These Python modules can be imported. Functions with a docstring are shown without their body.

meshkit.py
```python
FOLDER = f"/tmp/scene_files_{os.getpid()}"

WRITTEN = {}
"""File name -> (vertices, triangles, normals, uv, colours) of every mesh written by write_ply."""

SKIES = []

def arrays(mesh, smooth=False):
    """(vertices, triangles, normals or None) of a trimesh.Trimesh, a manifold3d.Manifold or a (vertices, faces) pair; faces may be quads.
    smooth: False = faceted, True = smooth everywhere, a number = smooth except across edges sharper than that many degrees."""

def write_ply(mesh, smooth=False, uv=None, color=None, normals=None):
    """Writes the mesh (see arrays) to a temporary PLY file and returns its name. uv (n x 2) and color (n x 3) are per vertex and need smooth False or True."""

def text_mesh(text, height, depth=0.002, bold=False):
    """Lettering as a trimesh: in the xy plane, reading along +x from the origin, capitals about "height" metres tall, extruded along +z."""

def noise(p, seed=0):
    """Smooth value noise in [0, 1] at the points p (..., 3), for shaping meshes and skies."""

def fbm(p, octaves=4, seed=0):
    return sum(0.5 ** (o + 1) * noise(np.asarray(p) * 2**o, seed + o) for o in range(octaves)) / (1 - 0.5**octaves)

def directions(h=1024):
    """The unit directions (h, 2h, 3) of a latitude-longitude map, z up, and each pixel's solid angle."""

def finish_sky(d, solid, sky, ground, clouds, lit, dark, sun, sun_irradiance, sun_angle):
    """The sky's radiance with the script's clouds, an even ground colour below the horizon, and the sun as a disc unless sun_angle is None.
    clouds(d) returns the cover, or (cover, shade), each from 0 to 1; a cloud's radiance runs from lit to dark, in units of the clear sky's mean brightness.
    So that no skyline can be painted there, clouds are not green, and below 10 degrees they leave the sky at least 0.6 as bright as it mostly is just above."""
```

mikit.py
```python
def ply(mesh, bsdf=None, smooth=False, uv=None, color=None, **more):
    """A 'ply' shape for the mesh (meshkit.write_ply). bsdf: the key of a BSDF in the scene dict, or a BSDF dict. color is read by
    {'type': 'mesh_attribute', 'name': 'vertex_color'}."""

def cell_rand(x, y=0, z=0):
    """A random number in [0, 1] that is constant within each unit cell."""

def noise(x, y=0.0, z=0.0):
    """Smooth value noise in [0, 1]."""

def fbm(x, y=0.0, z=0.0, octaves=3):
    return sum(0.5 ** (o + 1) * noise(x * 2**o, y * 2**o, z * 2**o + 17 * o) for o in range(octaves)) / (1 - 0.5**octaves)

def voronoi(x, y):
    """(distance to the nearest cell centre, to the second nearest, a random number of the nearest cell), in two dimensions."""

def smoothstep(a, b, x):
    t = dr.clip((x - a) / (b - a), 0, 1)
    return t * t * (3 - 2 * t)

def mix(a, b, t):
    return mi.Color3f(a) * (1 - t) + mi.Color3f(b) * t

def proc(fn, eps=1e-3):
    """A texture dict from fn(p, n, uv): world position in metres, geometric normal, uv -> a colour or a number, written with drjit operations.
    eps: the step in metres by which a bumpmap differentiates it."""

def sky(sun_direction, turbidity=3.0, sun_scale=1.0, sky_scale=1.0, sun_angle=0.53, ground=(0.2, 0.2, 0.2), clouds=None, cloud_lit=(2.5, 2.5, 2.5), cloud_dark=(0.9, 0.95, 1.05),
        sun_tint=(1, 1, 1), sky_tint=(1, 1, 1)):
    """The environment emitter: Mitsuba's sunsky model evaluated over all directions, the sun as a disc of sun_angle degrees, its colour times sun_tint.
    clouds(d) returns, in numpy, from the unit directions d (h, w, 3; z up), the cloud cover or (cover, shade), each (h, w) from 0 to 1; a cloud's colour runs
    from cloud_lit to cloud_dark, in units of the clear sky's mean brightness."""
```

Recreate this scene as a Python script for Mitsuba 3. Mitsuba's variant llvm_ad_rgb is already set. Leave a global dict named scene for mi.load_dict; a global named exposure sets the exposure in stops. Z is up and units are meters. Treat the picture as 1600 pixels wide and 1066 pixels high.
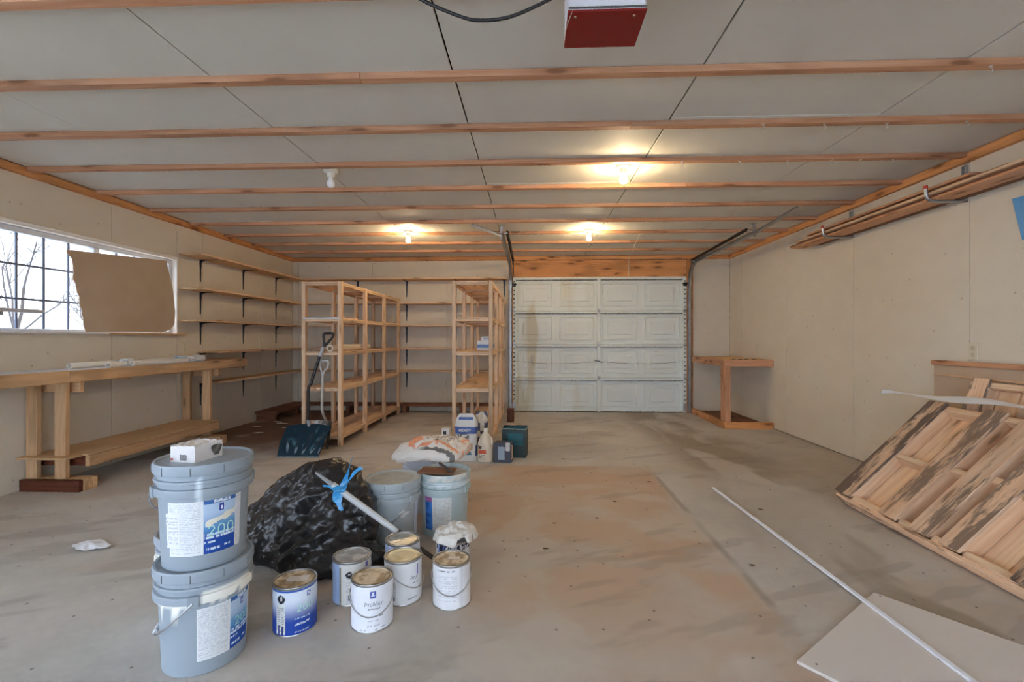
import math, random
import numpy as np, trimesh, manifold3d as m3, mitsuba as mi, drjit as dr
import mikit, meshkit
from mikit import noise, fbm, smoothstep, mix, cell_rand, voronoi
T = mi.ScalarTransform4f
rnd = random.Random(7)
scene, labels = {}, {}

# ------------------------------------------------------------------ camera, sky, exposure
exposure = 4.12
HCAM, YAW, FPX, CYPX = 1.1644, 0.04151, 744.13, 536.58
scene['camera'] = {
    'type': 'perspective', 'fov': math.degrees(2 * math.atan(800 / FPX)), 'fov_axis': 'x',
    'near_clip': 0.05, 'far_clip': 500.0, 'principal_point_offset_x': 0.0,
    'principal_point_offset_y': (CYPX - 533) / 1066.0,
    'to_world': T().look_at(origin=[0, 0, HCAM], target=[-math.sin(YAW), math.cos(YAW), HCAM], up=[0, 0, 1])}
SKY = 1.0
def overcast(d):
    return np.ones(d.shape[:2]), 0.35 * meshkit.fbm(d * 3.0, 3)
scene['sky'] = mikit.sky((-0.5, -0.5, 0.7), turbidity=4.0, sun_scale=0.0, sky_scale=SKY, clouds=overcast,
                         cloud_lit=(1.95, 2.3, 2.8), cloud_dark=(1.5, 1.75, 2.2), ground=(0.45, 0.45, 0.46))
BULB = np.array([1.0, 0.76, 0.45]) * 28.0        # radiance of the three lit bulbs

# ------------------------------------------------------------------ helpers
def lin(r, g=None, b=None):
    c = np.array([r, g, b] if g is not None else r, float) / 255.0
    return np.where(c <= 0.04045, c / 12.92, ((c + 0.055) / 1.055) ** 2.4)
def fresh(name):
    if name not in used: used.add(name); return name
    k = 1
    while f'{name}_{k:03d}' in used: k += 1
    used.add(f'{name}_{k:03d}'); return f'{name}_{k:03d}'
used = set()
def thing(name, label=None, cat=None, group=None, kind=None):
    k = fresh(name); d = {}
    if label: d['label'] = label
    if cat: d['category'] = cat
    if group: d['group'] = group
    if kind: d['kind'] = kind
    labels[k] = d
    return k
def vf(mesh):
    if hasattr(mesh, 'to_mesh'):
        m = mesh.to_mesh(); return np.array(m.vert_properties[:, :3], float), np.array(m.tri_verts, int)
    if isinstance(mesh, trimesh.Trimesh): return np.array(mesh.vertices), np.array(mesh.faces)
    return np.asarray(mesh[0], float), np.asarray(mesh[1], int)
def put(key, mesh, bsdf, smooth=False, color=None, uv=None, **more):
    """one entry of the scene under exactly this key; color: one sRGB colour or a function of the vertices"""
    if len(mesh) == 3 and uv is None and isinstance(mesh, tuple): uv = mesh[2]
    v, f = vf(mesh)
    if f.shape[1] == 4: f = np.vstack([f[:, [0, 1, 2]], f[:, [0, 2, 3]]])
    if smooth not in (False, True) and uv is None:
        t = trimesh.graph.smooth_shade(trimesh.Trimesh(v, f, process=False), angle=math.radians(smooth), facet_minarea=None)
        v, f, smooth = np.array(t.vertices), np.array(t.faces), True
    c = None
    if color is not None:
        c = color(v) if callable(color) else np.tile(lin(color), (len(v), 1))
    scene[key] = mikit.ply((v, f), bsdf, smooth=smooth, uv=uv, color=c, **more)
    used.add(key)
    return key
def part(parent, name, mesh, bsdf, smooth=False, color=None, label=None, **more):
    k = fresh(parent + '__' + name)
    put(k, mesh, bsdf, smooth, color, **more)
    if label: labels[k] = {'label': label}
    return k
def solo(name, label, cat, mesh, bsdf, smooth=False, color=None, group=None, kind=None):
    k = thing(name, label, cat, group, kind); put(k, mesh, bsdf, smooth, color); return k
def join(*ms):
    vs, fs, n = [], [], 0
    for m in ms:
        v, f = vf(m)
        if f.shape[1] == 4: f = np.vstack([f[:, [0, 1, 2]], f[:, [0, 2, 3]]])
        vs.append(v); fs.append(f + n); n += len(v)
    return np.vstack(vs), np.vstack(fs)
def joinuv(*ms):
    v, f = join(*ms); return v, f, np.vstack([m[2] for m in ms])
def move(mesh, t=(0, 0, 0), rz=0.0, rx=0.0, ry=0.0, R=None):
    v = vf(mesh)[0]; f = vf(mesh)[1]
    M = trimesh.transformations.euler_matrix(rx, ry, rz)[:3, :3] if R is None else R
    out = (v @ M.T + np.array(t, float), f)
    return out + ((mesh[2],) if isinstance(mesh, tuple) and len(mesh) == 3 else ())
_bid = [0]
def board(lo, hi, axis=None, bev=0.003, R=None, at=None):
    """bevelled timber or box, 44 triangles, unshared corners, uv = (along the grain, across) with an offset of its own per piece"""
    lo, hi = np.array(lo, float), np.array(hi, float)
    lo, hi = np.minimum(lo, hi), np.maximum(lo, hi)
    c, h = (lo + hi) / 2, (hi - lo) / 2
    if axis is None: axis = int(np.argmax(h))
    b = min(bev, 0.45 * h.min())
    V, F, UV = [], [], []
    _bid[0] += 1
    r = random.Random(_bid[0] * 13 + 5)
    off = (20.0 * r.randint(1, 80), r.uniform(0, 30))
    o1, o2 = [k for k in range(3) if k != axis]
    def poly(pts, n, k):
        pts = [np.array(p) for p in pts]
        nn = np.cross(pts[1] - pts[0], pts[2] - pts[0])
        if nn @ n < 0: pts = pts[::-1]
        i = len(V); V.extend(pts)
        F.extend([[i, i + j, i + j + 1] for j in range(1, len(pts) - 1)])
        for p in pts:
            if k == axis: UV.append((off[0] + p[axis] * .2 + p[o1] * 0.3, off[1] + p[o2] + p[o1] * .5))
            else: UV.append((off[0] + p[axis], off[1] + (p[o1] if k == o2 else p[o2]) + 1.37 * k))
    for k in range(3):
        i, j = [q for q in range(3) if q != k]
        for s in (-1, 1):
            P = []
            for a, d in ((-1, -1), (1, -1), (1, 1), (-1, 1)):
                p = np.zeros(3); p[k] = s * h[k]; p[i] = a * (h[i] - b); p[j] = d * (h[j] - b); P.append(p)
            n = np.zeros(3); n[k] = s; poly(P, n, k)
    for k in range(3):
        i, j = [q for q in range(3) if q != k]
        for a in (-1, 1):
            for d in (-1, 1):
                P = []
                for s in (-1, 1):
                    for w in ((0, 1) if s < 0 else (1, 0)):
                        p = np.zeros(3); p[k] = s * (h[k] - b)
                        p[i] = a * (h[i] - (0 if w == 0 else b)); p[j] = d * (h[j] - (b if w == 0 else 0)); P.append(p)
                n = np.zeros(3); n[i] = a; n[j] = d; poly(P, n, i if i != axis else j)
    for sx in (-1, 1):
        for sy in (-1, 1):
            for sz in (-1, 1):
                s = np.array([sx, sy, sz]); P = []
                for k in range(3):
                    p = s * (h - b); p[k] = s[k] * h[k]; P.append(p)
                poly(P, s.astype(float), o1)
    V = np.array(V)
    V = V + c if R is None else V @ np.asarray(R).T + (c if at is None else np.array(at, float))
    return V, np.array(F), np.array(UV)
def plank(p0, p1, w, t, up=(0, 0, 1), bev=0.003):
    """timber from p0 to p1, w wide sideways and t thick along up"""
    p0, p1, up = (np.array(q, float) for q in (p0, p1, up))
    a = p1 - p0; L = np.linalg.norm(a); a /= L
    s = np.cross(up, a); s /= np.linalg.norm(s); u = np.cross(a, s)
    return board((-L / 2, -w / 2, -t / 2), (L / 2, w / 2, t / 2), 0, bev, R=np.stack([a, s, u], 1), at=(p0 + p1) / 2)
def tube(P, r, sides=8, caps=True):
    P = np.asarray(P, float); n = len(P); r = np.broadcast_to(np.asarray(r, float), (n,))
    Tg = np.gradient(P, axis=0); Tg /= np.linalg.norm(Tg, axis=1, keepdims=True) + 1e-12
    a = np.cross(Tg[0], [0, 0, 1.0] if abs(Tg[0][2]) < .9 else [1.0, 0, 0]); V = []
    ang = np.arange(sides) * 2 * np.pi / sides
    for k in range(n):
        a = a - Tg[k] * (a @ Tg[k]); a /= np.linalg.norm(a) + 1e-12; b = np.cross(Tg[k], a)
        V.append(P[k] + r[k] * (np.cos(ang)[:, None] * a + np.sin(ang)[:, None] * b))
    V = np.vstack(V); F = []
    for k in range(n - 1):
        for j in range(sides):
            q = [k * sides + j, k * sides + (j + 1) % sides, (k + 1) * sides + (j + 1) % sides, (k + 1) * sides + j]
            F += [[q[0], q[1], q[2]], [q[0], q[2], q[3]]]
    if caps:
        V = np.vstack([V, P[0], P[-1]]); m = n * sides
        for j in range(sides):
            F += [[m, (j + 1) % sides, j], [m + 1, (n - 1) * sides + j, (n - 1) * sides + (j + 1) % sides]]
    return V, np.array(F)
def pipe(p0, p1, ro, ri, sides=20):
    """open tube with a wall and visible ends"""
    p0, p1 = np.array(p0, float), np.array(p1, float); L = np.linalg.norm(p1 - p0)
    m = lathe([(ri, 0), (ro, 0), (ro, L), (ri, L), (ri, 0)], sides)
    return align(m, p0, p1)
def align(mesh, p0, p1):
    d = np.array(p1, float) - np.array(p0, float); d /= np.linalg.norm(d)
    M = trimesh.geometry.align_vectors([0, 0, 1], d)[:3, :3]
    return move(mesh, p0, R=M)
def lathe(prof, n=48):
    V, F, rows = [], [], []
    ang = np.arange(n) * 2 * np.pi / n
    for r, z in prof:
        if r < 1e-9: rows.append([len(V)] * n); V.append((0, 0, z))
        else:
            rows.append(list(range(len(V), len(V) + n))); V += [(r * math.cos(t), r * math.sin(t), z) for t in ang]
    for A, B in zip(rows[:-1], rows[1:]):
        for j in range(n):
            k = (j + 1) % n
            if A[j] == A[k] and B[j] == B[k]: continue
            if A[j] == A[k]: F.append([A[j], B[k], B[j]])
            elif B[j] == B[k]: F.append([A[j], A[k], B[j]])
            else: F += [[A[j], A[k], B[k]], [A[j], B[k], B[j]]]
    V, F = np.array(V, float), np.array(F)
    if trimesh.Trimesh(V, F, process=False).volume < 0: F = F[:, ::-1]
    return V, F
def grid(fn, nu, nv, close_u=False):
    """surface from fn(U, V) -> points; U, V in 0..1"""
    U, Vv = np.meshgrid(np.linspace(0, 1, nu), np.linspace(0, 1, nv), indexing='ij')
    P = np.asarray(fn(U, Vv)).reshape(-1, 3); F = []
    I = np.arange(nu * nv).reshape(nu, nv)
    A, B, C, D = I[:-1, :-1], I[1:, :-1], I[1:, 1:], I[:-1, 1:]
    F = np.vstack([np.stack([A, B, C], -1).reshape(-1, 3), np.stack([A, C, D], -1).reshape(-1, 3)])
    return P, F
def slab(fn, nu, nv, thick):
    """a sheet of real thickness from a surface fn"""
    v, f = grid(fn, nu, nv)
    n = trimesh.Trimesh(v, f, process=False).vertex_normals
    I = np.arange(nu * nv).reshape(nu, nv); m = len(v)
    rim = np.concatenate([I[:-1, 0], I[-1, :-1], I[:0:-1, -1], I[0, :0:-1]])
    side = [[a, b, b + m] for a, b in zip(rim, np.roll(rim, -1))] + [[a, b + m, a + m] for a, b in zip(rim, np.roll(rim, -1))]
    return np.vstack([v, v - n * thick]), np.vstack([f, f[:, ::-1] + m, np.array(side)[:, ::-1]])
def hull(pts): return m3.Manifold.hull_points(np.asarray(pts, np.float32))
def ball(p, r, n=20):
    return m3.Manifold.sphere(r, n).translate([float(x) for x in p])
def fb(p, o=4, seed=0): return meshkit.fbm(np.asarray(p, float), o, seed)
def text(s, h, depth=0.0006, bold=False):
    m = meshkit.text_mesh(s, h, depth, bold); v = np.array(m.vertices)
    v[:, 0] -= (v[:, 0].min() + v[:, 0].max()) / 2
    return v, np.array(m.faces)
def wrap(mesh, c, r, a0, z):
    """bend a flat xy mesh round the upright cylinder of radius r (or r(z)) at c, centred at angle a0 and height z"""
    v, f = vf(mesh); t = trimesh.Trimesh(v, f, process=False)
    v, f = np.array(t.vertices), np.array(t.faces)
    zz = z + v[:, 1]; rr = (r(zz) if callable(r) else r) + 0.0003 + v[:, 2]
    a = a0 + v[:, 0] / (r(z) if callable(r) else r)
    return np.stack([c[0] + rr * np.cos(a), c[1] + rr * np.sin(a), c[2] + zz], 1), f
def patch(c, r, a0, a1, z0, z1, nu=40, nv=40, lift=0.0007, ragged=0.0):
    def fn(U, V):
        A = a0 + (a1 - a0) * U; Z = z0 + (z1 - z0) * V
        rr = (r(Z) if callable(r) else r) + lift
        return np.stack([c[0] + rr * np.cos(A), c[1] + rr * np.sin(A), c[2] + Z], -1)
    v, f = grid(fn, nu, nv)
    U, V = np.meshgrid(np.linspace(0, 1, nu), np.linspace(0, 1, nv), indexing='ij')
    return (v, f), U.ravel(), V.ravel()
def mixc(a, b, t):
    t = np.asarray(t)[..., None]; return lin(a) * (1 - t) + lin(b) * t
def sstep(a, b, x):
    t = np.clip((x - a) / (b - a), 0, 1); return t * t * (3 - 2 * t)

# ------------------------------------------------------------------ materials
def C3(c): return mi.Color3f(float(c[0]), float(c[1]), float(c[2]))
def bsdf(name, **k):
    scene[name] = {'type': 'twosided', 'inner': {'type': 'principled', **k}}; return name
def rgb(*c): return {'type': 'rgb', 'value': [float(x) for x in (lin(*c))]}
VC = {'type': 'mesh_attribute', 'name': 'vertex_color'}
bsdf('matte', base_color=VC, roughness=0.85, specular=0.2)
bsdf('satin', base_color=VC, roughness=0.42, specular=0.5)
bsdf('gloss', base_color=VC, roughness=0.16, specular=0.5)
bsdf('metal', base_color=VC, roughness=0.34, metallic=0.9)
bsdf('black_plastic', base_color=VC, roughness=0.33, specular=0.7)
scene['pane_glass'] = {'type': 'thindielectric', 'int_ior': 1.5}

def wood(light, dark, knot=0.5, stain=0.0, seed=0.0, wear=0.25):
    L_, D_ = lin(*light), lin(*dark)
    def fn(p, n, uv):
        u, v = uv.x, uv.y
        bid = dr.floor(u / 20.0 + 0.5)
        tint = cell_rand(bid, seed)
        uu = u + 7.3 * cell_rand(bid, seed + 3)
        warp = fbm(uu * 1.1, v * 5.0, seed, 2) * 0.10
        rings = 0.5 + 0.5 * dr.sin((v + 1.6 * warp) * 150.0 + 9.0 * fbm(uu * 0.8, v * 7.0, 3.0, 3))
        fine = noise(uu * 9.0, v * 420.0, 1.0)
        t = 0.30 * rings + 0.34 * fine + 0.7 * (fbm(uu * 1.3, v * 14.0, 5.0, 3) - 0.4)
        c = mix(C3(L_), C3(D_), dr.clip(t, 0, 1))
        c *= 0.82 + 0.36 * tint
        if knot > 0:
            d1, d2, w = voronoi(uu * 2.3, v * 9.0 + bid * 3.1)
            k = smoothstep(0.17, 0.06, d1) * dr.select(w > 1 - knot, 1.0, 0.0)
            c = mix(c, C3(D_ * 0.22), k * 0.85)
            halo = smoothstep(0.42, 0.10, d1) * dr.select(w > 1 - knot, 1.0, 0.0)
            c = mix(c, C3(D_ * 0.75), halo * 0.45)
        if wear > 0:
            g = smoothstep(0.52, 0.75, fbm(uu * 2.0, v * 6.0, 9.0, 4))
            c *= 1 - wear * g
        if stain > 0:                               # black mould, uneven from board to board
            s = cell_rand(bid, 8.0)
            m = fbm(uu * 3.6, v * 13.0, 11.0, 4) + 0.34 * (fbm(uu * 9.0, v * 60.0, 3.0, 3) - 0.5) + 0.22 * (noise(uu * 40.0, v * 300.0) - 0.5) + 0.22 * (s - 0.5)
            c = mix(c, C3(lin(70, 61, 58)), dr.minimum(stain, 0.85) * smoothstep(0.42 + 0.16 * (1.4 - stain), 0.62 + 0.16 * (1.4 - stain), m))
        return c
    return mikit.proc(fn)
bsdf('pine', base_color=wood((222, 192, 160), (204, 166, 130), 0.35, wear=0.15), roughness=0.6, specular=0.3)
bsdf('fir', base_color=wood((204, 158, 124), (178, 120, 84), 0.4, seed=2), roughness=0.62, specular=0.3)
bsdf('stud_wood', base_color=wood((208, 172, 132), (184, 140, 98), 0.4, seed=4), roughness=0.6, specular=0.3)
bsdf('dark_wood', base_color=wood((112, 62, 42), (70, 34, 24), 0.4, seed=5), roughness=0.6, specular=0.3)
bsdf('header_wood', base_color=wood((206, 150, 98), (180, 116, 66), 0.6, seed=7), roughness=0.6, specular=0.3)
bsdf('pallet_wood', base_color=wood((232, 204, 172), (206, 164, 126), 0.35, stain=0.0, seed=9, wear=0.12), roughness=0.75, specular=0.2)
bsdf('mouldy_wood', base_color=wood((228, 198, 168), (204, 160, 124), 0.35, stain=1.3, seed=9, wear=0.12), roughness=0.8, specular=0.15)
bsdf('blackened_wood', base_color=wood((214, 186, 158), (190, 150, 116), 0.35, stain=1.85, seed=9, wear=0.12), roughness=0.8, specular=0.15)
bsdf('spotted_wood', base_color=wood((228, 198, 168), (204, 160, 124), 0.35, stain=0.70, seed=9, wear=0.12), roughness=0.8, specular=0.15)
bsdf('weathered_wood', base_color=wood((134, 92, 68), (88, 58, 44), 0.3, seed=11), roughness=0.7, specular=0.2)

def speck(p, f, lo, hi): return smoothstep(lo, hi, fbm(p.x * f, p.y * f, p.z * f, 4))
def particle(p, n, uv):
    a = noise(p.x * 150, p.y * 150, p.z * 150); b = fbm(p.x * 2.0, p.y * 2.0, p.z * 2.0, 3)
    return mix(C3(lin(178, 144, 106)), C3(lin(200, 166, 126)), dr.clip(0.5 * a + 0.9 * (b - 0.2), 0, 1))
bsdf('particle_board', base_color=mikit.proc(particle), roughness=0.75, specular=0.2)
def drywall(p, n, uv):
    a = fbm(p.x * 0.9, p.y * 0.9, p.z * 0.7, 4); b = fbm(p.x * 7, p.y * 7, p.z * 7, 3)
    c = mix(C3(lin(204, 192, 172)), C3(lin(214, 206, 190)), dr.clip(1.3 * a - 0.15, 0, 1))
    c *= 0.96 + 0.08 * b
    # scuffs and screw dimples
    d1, d2, w = voronoi((p.x + p.y) * 4.3, p.z * 4.3)
    return mix(c, C3(lin(150, 128, 104)), smoothstep(0.045, 0.02, d1) * dr.select(w > 0.62, 0.55, 0.0))
bsdf('drywall', base_color=mikit.proc(drywall), roughness=0.9, specular=0.15)
def ceil_board(p, n, uv):
    a = fbm(p.x * 0.8, p.y * 0.8, 1.0, 4); b = fbm(p.x * 5, p.y * 5, 2.0, 3)
    c = mix(C3(lin(195, 190, 178)), C3(lin(207, 203, 192)), dr.clip(1.4 * a - 0.2, 0, 1))
    return c * (0.97 + 0.06 * b)
bsdf('ceiling_paper', base_color=mikit.proc(ceil_board), roughness=0.7, specular=0.25)
def concrete(p, n, uv):
    x, y = p.x, p.y
    wx, wy = x + 0.35 * (fbm(x * 1.7, y * 1.7, 0.0, 3) - 0.5), y + 0.35 * (fbm(x * 1.7, y * 1.7, 9.0, 3) - 0.5)
    big = fbm(wx * 0.8, wy * 0.8, 4.0, 4); mid = fbm(wx * 3.1, wy * 3.1, 7.0, 4); fine = fbm(x * 40, y * 40, 1.0, 3)
    c = mix(C3(lin(166, 161, 153)), C3(lin(196, 192, 185)), dr.clip(1.8 * big - 0.4, 0, 1))
    c *= 0.84 + 0.20 * mid + 0.10 * fine + 0.10 * fbm(wx * 9.0, wy * 9.0, 17.0, 4)
    # ochre stain left by a mat that lay in the middle of the bay
    inside = smoothstep(1.10, 1.00, x + 0.03 * mid) * smoothstep(-1.9, -0.9, x) * smoothstep(4.42, 4.34, y) * smoothstep(1.2, 2.2, y + 0.9 * (big - 0.5) + 0.45 * x)
    blot = smoothstep(0.36, 0.66, fbm(wx * 1.5, wy * 2.4, 21.0, 4))
    c = mix(c, C3(lin(180, 154, 130)), inside * (0.24 + 0.66 * blot))
    rust = smoothstep(0.52, 0.70, fbm(wx * 1.1 + 3.0, wy * 1.9, 31.0, 4)) * smoothstep(5.2, 4.0, y)
    c = mix(c, C3(lin(178, 158, 140)), 0.45 * rust)
    # edge line of that mat and a darker wheel track
    edge = smoothstep(0.035, 0.0, dr.abs(x - 1.06 + 0.02 * mid)) * smoothstep(1.7, 2.1, y) * smoothstep(4.5, 4.3, y)
    c = mix(c, C3(lin(112, 100, 88)), 0.45 * edge * smoothstep(0.35, 0.6, mid))
    trk = smoothstep(0.45, 0.62, fbm(wx * 3.0, wy * 0.9, 41.0, 4)) * smoothstep(1.2, 1.7, x) * smoothstep(2.6, 2.0, x)
    c = mix(c, C3(lin(120, 104, 84)), 0.65 * trk)
    # brown darkening towards the back left corner, under the shelves
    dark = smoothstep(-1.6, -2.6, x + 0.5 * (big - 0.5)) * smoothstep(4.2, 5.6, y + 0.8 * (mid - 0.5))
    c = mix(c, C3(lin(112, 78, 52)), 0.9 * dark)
    pale = smoothstep(0.60, 0.74, fbm(wx * 2.3, wy * 2.3, 51.0, 5))
    c = mix(c, C3(lin(186, 178, 166)), 0.5 * pale)
    c = mix(c, C3(lin(150, 136, 118)), 0.35 * smoothstep(0.6, 1.9, x + 0.5 * (big - 0.5)))
    scuff = smoothstep(0.60, 0.72, fbm(x * 1.8 + y * 1.1, y * 7.0 - x * 3.0, 61.0, 4))
    c = mix(c, C3(lin(116, 106, 96)), 0.22 * scuff)
    d1, d2, w = voronoi(x * 7.0, y * 7.0)
    return mix(c, C3(lin(80, 70, 60)), smoothstep(0.06, 0.02, d1) * dr.select(w > 0.72, 0.7, 0.0))
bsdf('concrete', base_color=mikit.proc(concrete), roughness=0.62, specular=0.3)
def cardboard_fn(p, n, uv):
    b = fbm(p.x * 3, p.y * 3, p.z * 3, 3)
    return mix(C3(lin(176, 154, 130)), C3(lin(190, 168, 144)), dr.clip(1.4 * b - .2, 0, 1))
bsdf('cardboard', base_color=mikit.proc(cardboard_fn), roughness=0.85, specular=0.15)
def trackmetal(p, n, uv):
    b = fbm(p.x * 25, p.y * 25, p.z * 25, 3)
    return mix(C3(lin(150, 152, 152)), C3(lin(190, 192, 192)), b)
bsdf('galvanised', base_color=mikit.proc(trackmetal), roughness=0.38, metallic=0.85)
def doorpaint(p, n, uv):
    b = fbm(p.x * 2.0, p.z * 1.2, 3.0, 4); st = smoothstep(0.5, 0.72, fbm(p.x * 5.0, p.z * 0.8, 13.0, 4)) * smoothstep(1.2, 0.2, p.x)
    c = mix(C3(lin(214, 220, 216)), C3(lin(226, 232, 228)), b)
    return mix(c, C3(lin(188, 172, 128)), 0.55 * st)
bsdf('door_paint', base_color=mikit.proc(doorpaint), roughness=0.45, specular=0.4)

# ------------------------------------------------------------------ the setting
L, R, B, FR = -3.899, 3.104, 7.611, -2.4        # left, right, back, front of the room
ZC, ZT = 2.480, 2.414
for k in ('floor', 'ground'): labels[k] = {'kind': 'structure'}
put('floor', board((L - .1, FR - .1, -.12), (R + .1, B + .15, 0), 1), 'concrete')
put('ground', board((-60, -60, -.4), (60, 60, -.14), 1), 'matte', color=(196, 196, 198))

def structure(name): labels[name] = {'kind': 'structure'}; used.add(name); return name
def sheets(wall, rects, place, bs='drywall', g=0.0025):
    for (a0, a1, z0, z1) in rects: part(wall, 'panel', place(a0 + g, a1 - g, z0 + g, z1 - g), bs)
def cut(rects, hole):
    out = []
    for a0, a1, z0, z1 in rects:
        h0, h1, k0, k1 = hole
        if a1 <= h0 or a0 >= h1 or z1 <= k0 or z0 >= k1: out.append((a0, a1, z0, z1)); continue
        if a0 < h0: out.append((a0, h0, z0, z1))
        if a1 > h1: out.append((h1, a1, z0, z1))
        m0, m1 = max(a0, h0), min(a1, h1)
        if z0 < k0: out.append((m0, m1, z0, k0))
        if z1 > k1: out.append((m0, m1, k1, z1))
    return out
def spans(a, b, seam, step=1.2192):
    s = [a]; k = math.ceil((a - seam) / step + 1e-6); x = seam + k * step
    while x < b - 0.02: s.append(x); x += step
    return [(p, q) for p, q in zip(s, s[1:] + [b]) if q - p > 0.01]
WIN = (3.20, 5.08, 1.215, 2.045)                  # window opening: y0, y1, z0, z1
SIDE = (-2.2, 0.75, 0.0, 2.2)                   # open doorway in the left wall beside the camera
def leftbox(x0, x1): return lambda a0, a1, z0, z1: board((x0, a0, z0), (x1, a1, z1), 2, 0.0015)
w = structure('wall_left')
rs = cut(cut([(a, b, 0, 2.47) for a, b in spans(FR, B, 4.269)], WIN), SIDE)
sheets(w, rs, leftbox(L - .0127, L))
part(w, 'backing', join(*[leftbox(L - .11, L - .0127)(*q) for q in cut(cut([(FR - .1, B + .1, -.1, 2.6)], WIN), (SIDE[0], SIDE[1], -.2, SIDE[3]))]), 'matte', color=(150, 138, 122))
w = structure('wall_right')
rs = [(a, b, 0.012, 2.47) for a, b in spans(FR, B, 5.950)]
sheets(w, rs, leftbox(R, R + .0127))
part(w, 'backing', board((R + .0127, FR - .1, -.1), (R + .11, B + .1, 2.6)), 'matte', color=(150, 138, 122))
w = structure('wall_back')
DOOR = (-0.30, 2.425, 0, 2.135)
OPEN = (-0.345, 2.53, -.2, 2.47)
rs = cut([(a, b, 0, 2.47) for a, b in spans(L, R, -0.345 - 1.2192 * 2 + 0.2)], OPEN)
backbox = lambda y0, y1: (lambda a0, a1, z0, z1: board((a0, y0, z0), (a1, y1, z1), 2, 0.0015))
sheets(w, rs, backbox(B, B + .0127))
part(w, 'backing', join(*[backbox(B + .0127, B + .11)(*q) for q in cut([(L - .1, R + .1, -.1, 2.6)], (DOOR[0] - .05, DOOR[1] + .05, -.2, 2.15))]), 'matte', color=(150, 138, 122))
part(w, 'header_beam', board((-.285, B - .006, 2.145), (2.48, B + .0127, 2.412), 0), 'header_wood', label='orange fir header beam above the overhead door')
part(w, 'header_strip', board((-.345, B - .012, 2.372), (2.485, B - .006, 2.384), 0), 'header_wood')
for x0, x1 in ((-.345, -.30), (2.43, 2.53)):
    part(w, 'door_jamb', board((x0, B - .02, 0.0), (x1, B + .0127, 2.412), 2), 'header_wood', label='orange wooden jamb beside the overhead door')
w = structure('wall_front')
FOP = (-3.6, 2.4, 0, 2.25)
part(w, 'panel', join(*[backbox(FR - .1, FR)(*q) for q in cut([(L - .1, R + .1, -.1, 2.6)], (FOP[0], FOP[1], -.2, FOP[3]))]), 'drywall')

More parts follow.
